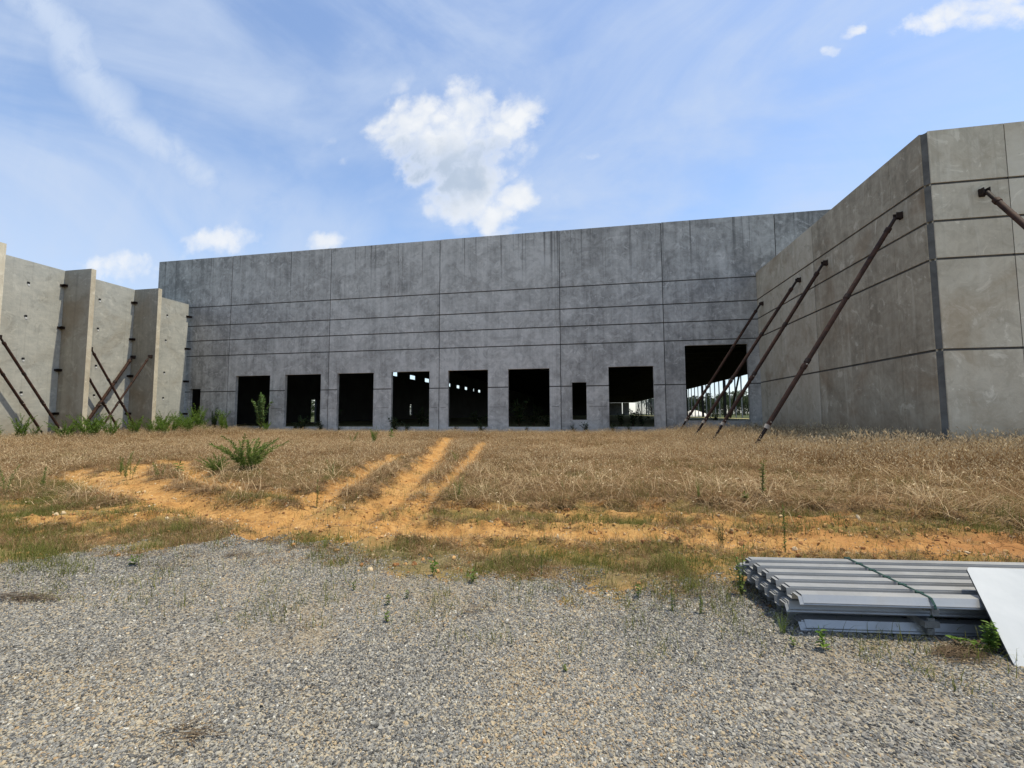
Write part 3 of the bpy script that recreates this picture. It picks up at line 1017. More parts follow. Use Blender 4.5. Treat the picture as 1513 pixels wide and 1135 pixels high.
# far wall with some pale sheeting
strip('inner_wall', (BX0, 10.5, BY1, BY1 + 0.25, FL, EYE + 11.3), MAT['inside'], shell)
strip('inner_wall', (10.5, BX1, BY1, BY1 + 0.25, EYE + 6.5, EYE + 11.3), MAT['inside'], shell)
for k in range(10):
    x0 = 10.6 + k * 1.25
    strip('wall_sheet', (x0, x0 + (1.246 if k != 6 else 0.9), BY1 - 0.05 * (k % 2), BY1 + 0.2 - 0.05 * (k % 2), FL + 0.02, EYE + 6.45), MAT['liner'], shell)
mb = MB()   # bracing rods under the roof
L = np.asarray(shell.location)
mb.tube([np.array((-7.4, 60, EYE + 6.5)) - L, np.array((1.5, 66, EYE + 5.0)) - L], 0.05, 6)
mb.build('roof_brace', MAT['galv_edge'], shell)


# ------------------------------------------------------------------ rusty braces
def make_brace(top, foot, n, r, label, wallmat='rust_dark'):
    """telescopic pipe brace from a shoe on a wall (outward normal n) to the ground"""
    top, foot, n = (np.asarray(q, float) for q in (top, foot, n))
    o = empty('wall_brace', tuple(foot), label, 'brace', 'rusty pipe braces propping the concrete walls')
    T = top - foot + n * 0.14
    d = T / np.linalg.norm(T)
    Ln = np.linalg.norm(T)
    s = np.cross(d, n)
    s /= np.linalg.norm(s)
    mb = MB()
    mb.tube([d * Ln * 0.10, d * Ln * 0.94], r, 14)
    mb.build('main_pipe', MAT['rust'], o)
    mb = MB()
    mb.tube([d * 0.12, d * Ln * 0.13], r * 0.72, 12)
    mb.build('screw_end', MAT['rust_dark'], o)
    mb = MB()
    mb.tube([d * Ln * 0.93, T - d * 0.08], r * 0.72, 12)
    mb.build('upper_end', MAT['rust_dark'], o)
    for f, m_ in ((0.10, 'pale_steel'), (0.36, 'rust'), (0.385, 'rust_dark'), (0.66, 'rust_dark'), (0.94, 'rust')):
        mb = MB()
        mb.tube([d * (Ln * f - 0.07), d * (Ln * f + 0.07)], r * 1.22, 14)
        mb.build('collar', MAT[m_], o)
    for f in (0.37, 0.12):
        mb = MB()
        c_ = d * Ln * f
        mb.tube([c_ - s * r * 1.7, c_ + s * r * 1.7], 0.022, 8)
        mb.build('locking_pin', MAT['pale_steel'], o)
    up = np.cross(n, s)
    mb = MB()
    base = top - foot
    mb.obox(base + n * 0.012, n, s, up, 0.012, 0.075, 0.12)
    for q in (-1, 1):
        mb.obox(base + n * 0.10 + s * q * r * 1.05, n, s, up, 0.09, 0.012, 0.09)
    mb.build('wall_shoe', MAT['rust_dark'], o)
    mb = MB()
    mb.obox((0, 0, -0.03), (1, 0, 0), (0, 1, 0), (0, 0, 1), 0.18, 0.18, 0.02)
    for q in (-1, 1):
        mb.obox(s * q * r * 1.05 + np.array((0, 0, 0.06)), d * np.array((1, 1, 0)) / np.linalg.norm(d[:2]), s, (0, 0, 1), 0.09, 0.012, 0.10)
    mb.build('foot_plate', MAT['rust_dark'], o)
    return o


def on_ground(x, y):
    return float(ground_z(np.array([x]), np.array([y]))[0])


RB = [((5.18, 27.1), 27.1, 'rusty brace farthest back, its shoe beside the inner corner'),
      ((5.02, 22.56), 22.56, 'second rusty brace from the inner corner on the beige side wall'),
      ((5.24, 20.18), 20.18, 'third rusty brace from the inner corner, crossing the big square opening'),
      ((5.35, 15.69), 15.69, 'longest looking rusty brace, alone on the near half of the beige side wall')]
for (fx2, fy2), ty, lab in RB:
    make_brace((RX, ty, EYE + 6.41), (fx2, fy2, on_ground(fx2, fy2) + 0.05), (-1, 0, 0), 0.074, lab)
make_brace((11.51, RY, EYE + 6.46), (11.51, 9.1, on_ground(11.51, 9.1) + 0.05), (0, -1, 0), 0.074, 'rusty brace leaving the right edge of the picture in front of the end wall')
for fi, word in ((0, 'left edge fin'), (1, 'wide fin')):
    for X, lab in ((-29.8, 'inner'), (-28.42, 'outer')):
        y0 = FINY[fi] + 0.25
        make_brace((X, y0, EYE + 3.9), (X, y0 + 3.15, on_ground(X, y0 + 3.15) + 0.05), (0, 1, 0), 0.062,
                   f'{lab} rusty brace leaning on the back of the {word} at the pale wall')
for X, lab in ((-29.81, 'inner thick rusty brace leaning on the front of the fin nearest the grey wall'), (-28.45, 'outer rusty brace leaning on the front of the fin nearest the grey wall')):
    make_brace((X, FINY[2], EYE + 3.9), (X, FINY[2] - 3.0, on_ground(X, FINY[2] - 3.0) + 0.05), (0, -1, 0), 0.085 if X < -29 else 0.055, lab)

# ------------------------------------------------------------------ roof deck sheets, strap and board
PITCH_D, DEPTH_D = 0.152, 0.050


def deck_mesh(length, ribs=6):
    """ribbed sheet, crests up, 1 mm steel drawn 2 mm thick; x along the sheet, y across (front edge at 0)"""
    prof = []
    y = 0.0
    prof.append((-0.030, 0.006))
    prof.append((-0.022, 0.0))
    for k in range(ribs):
        prof.append((y + 0.006, DEPTH_D))
        prof.append((y + 0.080, DEPTH_D))
        if k < ribs - 1:
            prof.append((y + 0.087, 0.0))
            prof.append((y + 0.152, 0.0))
        y += PITCH_D
    prof.append((y - 0.152 + 0.087, 0.0))
    prof.append((y - 0.152 + 0.135, 0.0))
    mb = MB()
    t = 0.0025
    n = len(prof)
    xs = np.linspace(0, length, 7)
    for x0, x1 in zip(xs[:-1], xs[1:]):
        for (ya, za), (yb, zb_) in zip(prof[:-1], prof[1:]):
            mb.quad([(x0, ya, za), (x1, ya, za), (x1, yb, zb_), (x0, yb, zb_)], 0)
            mb.quad([(x0, ya, za - t), (x0, yb, zb_ - t), (x1, yb, zb_ - t), (x1, ya, za - t)], 0)
    for x0, s in ((0, 1), (length, -1)):
        for (ya, za), (yb, zb_) in zip(prof[:-1], prof[1:]):
            q = [(x0, ya, za), (x0, yb, zb_), (x0, yb, zb_ - t), (x0, ya, za - t)]
            mb.quad(q if s > 0 else q[::-1], 1)
    for (ya, za), s in ((prof[0], 1), (prof[-1], -1)):
        q = [(0, ya, za), (0, ya, za - t), (length, ya, za - t), (length, ya, za)]
        mb.quad(q if s > 0 else q[::-1], 1)
    return mb.mesh('deck_sheet', [MAT['galv'], MAT['galv_edge']])


DECK_ROT = rad(5.7)
dm = deck_mesh(4.6)
SX, SY = 1.47, 3.56
SHEETS = [  # z of valley, shift along, shift across, label
    (0.012, 0.03, 0.055, 'lowest ribbed steel sheet of the stack, on the gravel'),
    (0.020, 0.055, 0.065, 'second lowest ribbed steel sheet, nested in the lowest one'),
    (0.028, 0.075, 0.06, 'third ribbed steel sheet from the ground, ending the bottom bundle'),
    (0.128, -0.045, 0.085, 'dark ribbed steel sheet at the bottom of the middle bundle'),
    (0.137, -0.030, 0.095, 'ribbed steel sheet nested inside the middle bundle'),
    (0.146, -0.020, 0.09, 'upper ribbed steel sheet of the middle bundle, below the wide dark gap'),
    (0.222, 0.00, -0.012, 'second ribbed steel sheet from the top, its bright end showing'),
    (0.233, 0.028, -0.008, 'topmost bright ribbed steel sheet, under the green strap'),
]
for z, sx, sy, lab in SHEETS:
    o = bpy.data.objects.new('roof_deck_sheet', dm)
    COL.objects.link(o)
    cr, sr = math.cos(DECK_ROT), math.sin(DECK_ROT)
    o.location = (SX + sx * cr - sy * sr, SY + sx * sr + sy * cr, z)
    o.rotation_euler = (RNG.normal(0, 0.002), 0, DECK_ROT + RNG.normal(0, 0.003))
    tag(o, lab, 'metal sheet', 'ribbed steel sheets in the stack')


def deck_pt(a, b, z):
    cr, sr = math.cos(DECK_ROT), math.sin(DECK_ROT)
    return np.array((SX + a * cr - b * sr, SY + a * sr + b * cr, z))


# timber between the bundles
bn = 0
for a in (0.90, 3.2):
    for z0, z1 in ((0.078, 0.124), (0.196, 0.218)):
        mb = MB()
        mb.obox((0, 0, 0), (1, 0, 0), (0, 1, 0), (0, 0, 1), 0.05, 0.44, (z1 - z0) / 2)
        o = mb.build('wood_spacer', MAT['guard'])
        o.location = deck_pt(a, 0.43, (z0 + z1) / 2)
        o.rotation_euler = (0, 0, DECK_ROT)
        lab = ('upper' if z0 > 0.1 else 'lower') + ' flat spacer between sheet bundles ' + ('under the strap' if a < 2 else 'under the white board')
        tag(o, lab, 'spacer', 'spacers between the sheet bundles')
# strap round the whole stack
st = empty('steel_strap', tuple(deck_pt(0.90, 0.4, 0.28)), 'dark green strap tied across the ribbed sheets', 'strap')
L = np.asarray(st.location)
mb = MB()
ztop = 0.233 + DEPTH_D + 0.004
path = [(0.022, 0.010), (0.018, 0.06), (0.012, 0.13), (-0.046, 0.222), (-0.040, 0.245), (-0.012, ztop - 0.003)]
y = 0.01
for k in range(6):
    path += [(y + 0.002, ztop), (y + 0.070, ztop)]
    y += PITCH_D
path += [(y - 0.152 + 0.125, 0.23), (y - 0.152 + 0.20, 0.12), (y - 0.152 + 0.19, 0.02)]
for (ya, za), (yb, zb2) in zip(path[:-1], path[1:]):
    for off, rev in ((0.0, False), (0.002, True)):
        q = [deck_pt(0.891, ya, za + off) - L, deck_pt(0.909, ya, za + off) - L, deck_pt(0.909, yb, zb2 + off) - L, deck_pt(0.891, yb, zb2 + off) - L]
        mb.quad(q[::-1] if rev else q, 0)
mb.build('band', MAT['strap'], st)
y = 0.01
for k in range(6):
    mb = MB()
    mb.obox(deck_pt(0.90, y + 0.074, ztop - 0.004) - L, (1, 0, 0), (0, 1, 0), (0, 0, 1), 0.022, 0.012, 0.008)
    mb.build('rib_pad', MAT['strap'], st)
    y += PITCH_D
for z in (0.20, 0.12, 0.045):
    mb = MB()
    mb.obox(deck_pt(0.90, {0.20: -0.036, 0.12: 0.004, 0.045: 0.010}[z], z) - L, (1, 0, 0), (0, 1, 0), (0, 0, 1), 0.022, 0.008, 0.022)
    mb.build('edge_guard', MAT['guard'], st)

# white board leaning over the front edge of the stack
dbl, dtl = ray(1500, 986), ray(1427, 838)
P0 = np.array((0, 0, EYE)) + dbl * ((EYE - 0.015) / -dbl[2])
P1 = np.array((0, 0, EYE)) + dtl * (3.855 / dtl[1])
eu = P1 - P0
across = np.array((math.cos(rad(3)), math.sin(rad(3)), 0.0))
eu_h = np.linalg.norm(eu)
eu_n = eu / eu_h
nrm = np.cross(across, eu_n)
nrm /= np.linalg.norm(nrm)
bd = bpy.data.objects.new('white_board', None)
mb = MB()
w_b, t_b = 1.25, 0.012
cs = []
for a, b, r0 in ((0, 0, 0), (1, 0, 1), (1, 1, 2), (0, 1, 3)):
    ctr = across * (w_b * a + (0.03 if a == 0 else -0.03)) + eu_n * (eu_h * b + (0.03 if b == 0 else -0.03))
    for q in range(5):
        an = math.pi + r0 * math.pi / 2 + q * math.pi / 8
        cs.append(ctr + 0.03 * (across * math.cos(an) + eu_n * math.sin(an)))
n_c = len(cs)
front = [c_ for c_ in cs]
back = [c_ - nrm * t_b for c_ in cs]
mb.add(front, [tuple(range(n_c))], 0)
mb.add(back, [tuple(range(n_c - 1, -1, -1))], 1)
mb.add(front + back, [(i, i + n_c, (i + 1) % n_c + n_c, (i + 1) % n_c) for i in range(n_c)], 1)
bd = mb.build('white_board', [MAT['board'], MAT['board_edge']])
bd.location = tuple(P0)
tag(bd, 'plain white board leaning on the front of the ribbed sheets', 'board')

# ------------------------------------------------------------------ plants
UPV = np.array((0, 0, 1.0))


def blade(mb, base, az, lean, h, w, mi=0, bend=0.5, seg=3, tipw=0.05):
    d = np.array((math.cos(az), math.sin(az), 0))
    s = np.array((-math.sin(az), math.cos(az), 0))
    pts = []
    for k in range(seg + 1):
        t = k / seg
        a = lean + bend * t * t
        p = base + d * (math.sin(a) * h * t) + UPV * (math.cos(a) * h * t)
        ww = w * (1 - t) + w * tipw * t
        pts.append((p - s * ww / 2, p + s * ww / 2))
    vs = [q for pr in pts for q in pr]
    mb.add(vs, [(2 * k, 2 * k + 1, 2 * k + 3, 2 * k + 2) for k in range(seg)], mi)
    return (pts[-1][0] + pts[-1][1]) / 2


def leaf(mb, base, d, up, length, w, mi=0, fold=0.15):
    """oval leaf folded along its midrib"""
    d = d / np.linalg.norm(d)
    s = np.cross(d, up)
    s /= (np.linalg.norm(s) + 1e-9)
    n = np.cross(s, d)
    a, b, c_ = base, base + d * length * 0.5 - n * length * fold * 0.3, base + d * length - n * length * fold
    l1, l2 = base + d * length * 0.32 + s * w * 0.5 + n * w * 0.2, base + d * length * 0.7 + s * w * 0.36
    r1, r2 = base + d * length * 0.32 - s * w * 0.5 + n * w * 0.2, base + d * length * 0.7 - s * w * 0.36
    mb.add([a, l1, l2, c_, b, r1, r2], [(0, 4, 1), (1, 4, 2), (2, 4, 3), (0, 5, 4), (5, 6, 4), (6, 3, 4)], mi)


def tuft_straw(seed, n, h, matted, heads):
    r = np.random.default_rng(seed)
    mb = MB()
    for k in range(n):
        a = r.uniform(0, 2 * math.pi)
        base = np.array((r.normal(0, 0.05), r.normal(0, 0.05), -0.02))
        hh = h * r.uniform(0.55, 1.15)
        lean = r.uniform(0.9, 1.45) if matted and r.random() < 0.8 else abs(r.normal(0.1, 0.28))
        pale = r.random() < 0.2
        tip = blade(mb, base, a, lean, hh, r.uniform(0.004, 0.008), 1 if pale else 0, r.uniform(0.1, 0.8))
        if heads and r.random() < heads:
            d = np.array((math.cos(a), math.sin(a), 0.0))
            for q in range(2):
                az = a + q * math.pi / 2
                sdw = np.array((-math.sin(az), math.cos(az), 0)) * 0.007
                e = tip + d * 0.025 + UPV * 0.055
                mid = (tip + e) / 2
                mb.add([tip, mid - sdw, e, mid + sdw], [(0, 1, 2, 3)], 2)
    return mb.mesh('straw_tuft', [MAT['straw'], MAT['straw_pale'], MAT['seed']])


def stems_straw(seed, n, h):
    """a few long thin bleached stems lying across each other"""
    r = np.random.default_rng(seed)
    mb = MB()
    for k in range(n):
        a = r.uniform(0, 2 * math.pi)
        base = np.array((r.normal(0, 0.12), r.normal(0, 0.12), 0.02))
        tip = blade(mb, base, a, r.uniform(0.3, 1.35), h * r.uniform(0.6, 1.2), 0.0065, 0, r.uniform(-0.2, 0.5), 3, 0.4)
        if r.random() < 0.5:
            s_ = np.array((r.normal(), r.normal(), 0)) * 0.007
            e = tip + np.array((math.cos(a), math.sin(a), 0.6)) * 0.05
            mb.add([tip, (tip + e) / 2 - s_, e, (tip + e) / 2 + s_], [(0, 1, 2, 3)], 1)
    return mb.mesh('long_stems', [MAT['straw_pale'], MAT['seed']])


def tuft_green(seed, n, h):
    r = np.random.default_rng(seed)
    mb = MB()
    for k in range(n):
        base = np.array((r.normal(0, 0.06), r.normal(0, 0.06), -0.015))
        blade(mb, base, r.uniform(0, 6.28), abs(r.normal(0.15, 0.25)), h * r.uniform(0.4, 1.2), r.uniform(0.004, 0.0065), 0, r.uniform(0.1, 0.7))
    return mb.mesh('green_tuft', [MAT['short_green']])


def rock_mesh(seed, flat, mat):
    r = np.random.default_rng(seed)
    import bmesh
    bm = bmesh.new()
    bmesh.ops.create_icosphere(bm, subdivisions=1, radius=0.5)
    cuts_ = [r.normal(0, 1, 3) for _ in range(7)]
    for v in bm.verts:
        p = np.array(v.co)
        p *= 1 + r.normal(0, 0.08)
        for c_ in cuts_:
            c2 = c_ / np.linalg.norm(c_)
            dd = p @ c2
            if dd > 0.36:
                p -= c2 * (dd - 0.36)
        v.co = Vector((p[0] * 1.2, p[1] * 0.95, p[2] * flat))
    m_ = bpy.data.meshes.new('stone')
    bm.to_mesh(m_)
    bm.free()
    m_.materials.append(mat)
    return m_


def scatter(name, pts, rots, scl, tint, var, meshes, label=None):
    """one stuff object: instances of the given meshes on points"""
    coll = bpy.data.collections.new(name + '_kinds')
    for i, m_ in enumerate(meshes):
        o = bpy.data.objects.new(f'{name}_{i:02d}', m_)
        coll.objects.link(o)
    me_ = bpy.data.meshes.new(name)
    me_.vertices.add(len(pts))
    me_.vertices.foreach_set('co', np.asarray(pts, np.float32).ravel())
    for nm, typ, arr, key in (('rot', 'FLOAT_VECTOR', rots, 'vector'), ('scl', 'FLOAT_VECTOR', scl, 'vector'), ('tint', 'FLOAT', tint, 'value'), ('var', 'INT', var, 'value')):
        a = me_.attributes.new(nm, typ, 'POINT')
        a.data.foreach_set(key, np.asarray(arr, np.int32 if typ == 'INT' else np.float32).ravel())
    o = bpy.data.objects.new(name, me_)
    COL.objects.link(o)
    g = bpy.data.node_groups.new(name + '_nodes', 'GeometryNodeTree')
    g.interface.new_socket('Geometry', in_out='INPUT', socket_type='NodeSocketGeometry')
    g.interface.new_socket('Geometry', in_out='OUTPUT', socket_type='NodeSocketGeometry')
    N_ = g.nodes
    gi, go = N_.new('NodeGroupInput'), N_.new('NodeGroupOutput')
    ip = N_.new('GeometryNodeInstanceOnPoints')
    ci = N_.new('GeometryNodeCollectionInfo')
    ci.inputs['Collection'].default_value = coll
    ci.inputs['Separate Children'].default_value = True
    ci.inputs['Reset Children'].default_value = True

    def named(nm, typ):
        q = N_.new('GeometryNodeInputNamedAttribute')
        q.data_type = typ
        q.inputs['Name'].default_value = nm
        return q.outputs['Attribute']

    er = N_.new('FunctionNodeEulerToRotation')
    g.links.new(named('rot', 'FLOAT_VECTOR'), er.inputs[0])
    g.links.new(gi.outputs[0], ip.inputs['Points'])
    g.links.new(ci.outputs[0], ip.inputs['Instance'])
    ip.inputs['Pick Instance'].default_value = True
    g.links.new(named('var', 'INT'), ip.inputs['Instance Index'])
    g.links.new(er.outputs[0], ip.inputs['Rotation'])
    g.links.new(named('scl', 'FLOAT_VECTOR'), ip.inputs['Scale'])
    g.links.new(ip.outputs[0], go.inputs[0])
    md = o.modifiers.new('scatter', 'NODES')
    md.node_group = g
    tag(o, label, None, None, 'stuff')
    return o


def view_pts(n, y0, y1, pw=1.0):
    """random ground points in a wedge a little wider than the view, density falling with distance as y**(-pw)"""
    y = RNG.random(n * 2)
    if pw == 2:
        y = 1 / (1 / y0 + y * (1 / y1 - 1 / y0))
        acc = RNG.random(n * 2) < 2
    else:
        e = 2 - pw
        y = (y0 ** e + y * (y1 ** e - y0 ** e)) ** (1 / e)
    lo_, hi_ = -1.95 * y - 0.6, 1.0 * y + 0.6
    x = lo_ + RNG.random(n * 2) * (hi_ - lo_)
    return x[:n], y[:n]


# --- gravel
rocks = [rock_mesh(100 + k, f, MAT['stone']) for k, f in enumerate((0.5, 0.62, 0.75, 0.45, 0.68, 0.55))]
x, y = view_pts(1000000, 0.9, 6.2, 0.5)
g0, s0, t0, r0, d0, nz0, nf0 = masks(x, y)
keep = (RNG.random(len(x)) < np.clip(g0 * 1.1 - 0.06, 0.012, 1) * np.clip(1.15 - smooth(fbm(x * 0.7 + 9, y * 0.7 + 2, 5), 0.46, 0.64) * 0.85, 0.2, 1))
x, y, nz0 = x[keep], y[keep], nz0[keep]
du = dust(x, y)
k2 = RNG.random(len(x)) > du * 0.72
x, y, nz0, du = x[k2], y[k2], nz0[k2], du[k2]
z = ground_z(x, y)
n = len(x)
size = np.minimum(0.0082 * np.exp(RNG.normal(0, 0.36, n)) + 0.004, 0.03)
tint = np.clip(RNG.random(n) * 0.82 + 0.25 * (fbm(x * 0.8 + 4, y * 0.8, 3) - 0.5) + 0.10 * (RNG.random(n) < 0.5) - 0.02, 0, 0.95)
tint = np.where(RNG.random(n) < du * 0.6, RNG.uniform(0.6, 0.88, n), tint)
tint = np.where(RNG.random(n) < 0.02, 1.0, tint)
scatter('gravel', np.stack([x, y, z + size * 0.12], 1), np.stack([RNG.normal(0, 0.45, n), RNG.normal(0, 0.45, n), RNG.uniform(0, 6.28, n)], 1),
        np.repeat(size[:, None], 3, 1) * RNG.uniform(0.8, 1.25, (n, 3)), tint, RNG.integers(0, len(rocks), n), rocks)

# --- clods of soil on the tracks and along the bank
clods = [rock_mesh(200 + k, f, MAT['clod']) for k, f in enumerate((0.6, 0.8, 0.7))]
x, y = view_pts(90000, 3.2, 20, 1.0)
g0, s0, t0, r0, d0, nz0, nf0 = masks(x, y)
bank = np.exp(-((y - straw_y(x)) / 0.35) ** 2)
pk = (1 - g0) * np.clip(0.16 + 0.8 * np.exp(-((r0 - 1.4) / 0.5) ** 2) + 0.8 * bank * smooth(nz0, -0.05, 0.1), 0, 1) * (1 - s0 * 0.7)
keep = RNG.random(len(x)) < pk
x, y = x[keep], y[keep]
n = len(x)
size = np.minimum(0.022 * np.exp(RNG.normal(0, 0.55, n)), 0.07)
scatter('soil_clods', np.stack([x, y, ground_z(x, y) + size * 0.1], 1), RNG.uniform(0, 6.28, (n, 3)), np.repeat(size[:, None], 3, 1) * RNG.uniform(0.8, 1.3, (n, 3)),
        RNG.random(n), RNG.integers(0, 3, n), clods)

# --- dry grass
straws = [tuft_straw(300 + k, 26, 0.30, False, 0.10) for k in range(4)] + [tuft_straw(320 + k, 30, 0.26, True, 0.03) for k in range(4)] + [tuft_straw(340 + k, 20, 0.50, False, 0.45) for k in range(4)]
straws += [stems_straw(360 + k, 7, 0.5) for k in range(4)]


def heads_straw(seed, n, h):
    r = np.random.default_rng(seed)
    mb = MB()
    for k in range(n):
        a = r.uniform(0, 2 * math.pi)
        base = np.array((r.normal(0, 0.15), r.normal(0, 0.15), 0.0))
        tip = blade(mb, base, a, abs(r.normal(0.1, 0.15)), h * r.uniform(0.6, 1.15), 0.006, 0, r.uniform(0, 0.35), 3, 0.5)
        d = np.array((math.cos(a), math.sin(a), 0.0)) * r.uniform(0.2, 1.0) + UPV
        d /= np.linalg.norm(d)
        ln = r.uniform(0.06, 0.11)
        for q in range(2):
            az = a + q * math.pi / 2
            sw = np.array((-math.sin(az), math.cos(az), 0)) * 0.010
            mb.add([tip, tip + d * ln * 0.45 - sw, tip + d * ln, tip + d * ln * 0.45 + sw], [(0, 1, 2, 3)], 1)
    return mb.mesh('seed_stems', [MAT['straw'], MAT['seed']])


straws += [heads_straw(380 + k, 5, 0.47) for k in range(4)]
x, y = view_pts(80000, 5.5, 27.8, 1.15)
inner = (x > LX + 0.25) & (y < WY - 0.05) & ~((x > RX - 0.1) & (y > RY - 0.1))
x, y = x[inner], y[inner]
g0, s0, t0, r0, d0, nz0, nf0 = masks(x, y)
keep = RNG.random(len(x)) < np.clip(s0 * 1.15 - 0.1, 0, 1) * np.clip(1.6 * smooth(fbm(x * 1.3 + 21, y * 1.3, 4), 0.25, 0.5), 0.35, 1)
x, y = x[keep], y[keep]
n = len(x)
dy_ = y - straw_y(x)
tall = np.clip(smooth(x, 1.5, 8) * smooth(dy_, 2.0, 6) + smooth(y, 22, 27.5) + smooth(-x, 22, 29) * 0.6, 0, 1)
lowz = 1 - smooth(dy_ + RNG.normal(0, 0.8, n), 1.2, 7.0)
q = RNG.random(n)
var = np.where(q < lowz, RNG.integers(4, 8, n), np.where(q < lowz + (1 - lowz) * tall * 0.8, RNG.integers(8, 12, n), RNG.integers(0, 4, n)))
var = np.where((var < 4) & (RNG.random(n) < 0.6), RNG.integers(4, 8, n), var)
var = np.where(RNG.random(n) < 0.10 * smooth(fbm(x * 0.6 + 50, y * 0.6, 3), 0.35, 0.6), RNG.integers(12, 16, n), var)
near_wall = np.clip(smooth(y, 24.5, 27.5) + smooth(x, 3.5, 8.5) * smooth(dy_, 3, 7), 0, 1)
var = np.where(RNG.random(n) < 0.17 * near_wall, RNG.integers(16, 20, n), var)
hs = RNG.uniform(0.7, 1.15, n) * (0.62 + 0.5 * tall)
hs = hs * (1 - 0.5 * smooth(y, 23, 27) * (1 - smooth(-x, 22, 27)) * (1 - smooth(x, 3, 6))) * (0.55 + 0.9 * fbm(x * 0.8 + 3, y * 0.8 + 8, 4))
sc3 = np.stack([RNG.uniform(0.9, 1.7, n), RNG.uniform(0.9, 1.7, n), hs], 1)
tint = np.clip(fbm(x * 0.45 + 30, y * 0.45, 4) * 1.2 - 0.1 + RNG.normal(0, 0.2, n), 0, 1)
x2, y2 = view_pts(30000, 4.2, 13, 1.0)
g2, s2, t2, r2, d2, nz2, nf2 = masks(x2, y2)
kp = RNG.random(len(x2)) < (1 - g2 * 0.9) * (1 - s2) * (1 - 0.93 * t2) * smooth(fbm(x2 * 1.6 + 60, y2 * 2.2 + 7, 4), 0.36, 0.58) * 0.95
x2, y2 = x2[kp], y2[kp]
n2 = len(x2)
x, y = np.concatenate([x, x2]), np.concatenate([y, y2])
var = np.concatenate([var, RNG.integers(4, 8, n2)])
sc3 = np.concatenate([sc3, np.stack([RNG.uniform(0.4, 1.0, n2), RNG.uniform(0.4, 1.0, n2), RNG.uniform(0.25, 0.6, n2)], 1)])
tint = np.concatenate([tint, RNG.random(n2) * 0.6])
n = len(x)
scatter('dry_grass', np.stack([x, y, ground_z(x, y)], 1), np.stack([RNG.normal(0, 0.08, n), RNG.normal(0, 0.08, n), RNG.uniform(0, 6.28, n)], 1), sc3, tint, var, straws)

# --- short green grass along the gravel and in patches (ground ellipses, found from the picture)
greens = [tuft_green(400 + k, 10, 0.13) for k in range(5)]


def to_px(x, y, z):
    d = np.stack([x, y, z - EYE], 1)
    c_ = d @ CF
    return PW / 2 + FPX * (d @ CR) / c_, PH / 2 - FPX * (d @ CU) / c_


PATCH = [(620, 815, 110, 16, 1.0), (800, 832, 120, 12, 0.8), (960, 838, 110, 12, 0.7), (1060, 850, 60, 25, 0.8), (280, 785, 60, 9, 1.0), (160, 790, 110, 11, 0.7), (60, 800, 60, 30, 0.6),
         (470, 800, 70, 10, 0.9), (390, 742, 70, 12, 0.8), (330, 735, 40, 8, 0.6), (700, 762, 90, 10, 0.5), (860, 770, 130, 13, 0.6), (1000, 765, 60, 10, 0.4), (1250, 772, 120, 9, 0.6),
         (1400, 770, 110, 8, 0.6), (60, 722, 90, 14, 1.3), (110, 745, 110, 10, 0.9), (30, 752, 70, 20, 1.2), (220, 760, 90, 8, 0.6), (340, 700, 80, 14, 0.6), (480, 700, 60, 14, 0.5), (1300, 785, 200, 8, 1.0), (610, 730, 30, 12, 0.4), (560, 735, 50, 10, 0.35), (600, 760, 40, 10, 0.35),
         (80, 840, 70, 18, 0.35), (860, 870, 110, 14, 0.25), (1040, 890, 80, 20, 0.3), (1110, 835, 30, 25, 0.9), (430, 700, 60, 14, 0.3), (640, 700, 30, 10, 0.3), (700, 730, 40, 15, 0.4),
         (1150, 760, 60, 10, 0.3), (480, 825, 30, 10, 0.4), (750, 845, 60, 10, 0.5)]
x, y = view_pts(110000, 3.0, 13, 1.2)
z = ground_z(x, y)
px_, py_ = to_px(x, y, z)
pk = np.zeros(len(x))
for cx_, cy_, rx_, ry_, w_ in PATCH:
    pk = np.maximum(pk, w_ * np.clip(1.25 - ((px_ - cx_) / rx_) ** 2 - ((py_ - cy_) / ry_) ** 2, 0, 1))
cl = smooth(fbm(x * 2.3 + 11, y * 2.3 + 5, 4), 0.36, 0.62)
g0, s0, t0, r0, d0, nz0, nf0 = masks(x, y)
keep = RNG.random(len(x)) < np.clip(pk * (0.10 + 0.55 * cl) + 0.17 * cl * (1 - g0) * (1 - t0) + 0.022, 0, 1) * (1 - 0.55 * t0)
x, y, z = x[keep], y[keep], z[keep]
x3, y3 = view_pts(1500, 6.5, 26, 0.8)
ok = (masks(x3, y3)[1] > 0.6) & (x3 > LX + 1) & (x3 < 9.5)
x, y = np.concatenate([x, x3[ok]]), np.concatenate([y, y3[ok]])
z = np.concatenate([z, ground_z(x3[ok], y3[ok])])
big_ = np.concatenate([np.ones(int(keep.sum())), RNG.uniform(1.3, 3.2, int(ok.sum()))])
n = len(x)
scatter('short_grass', np.stack([x, y, z], 1), np.stack([RNG.normal(0, 0.1, n), RNG.normal(0, 0.1, n), RNG.uniform(0, 6.28, n)], 1),
        np.stack([RNG.uniform(0.8, 1.3, n), RNG.uniform(0.8, 1.3, n), RNG.uniform(0.45, 1.35, n) * big_], 1), RNG.random(n), RNG.integers(0, 5, n), greens)

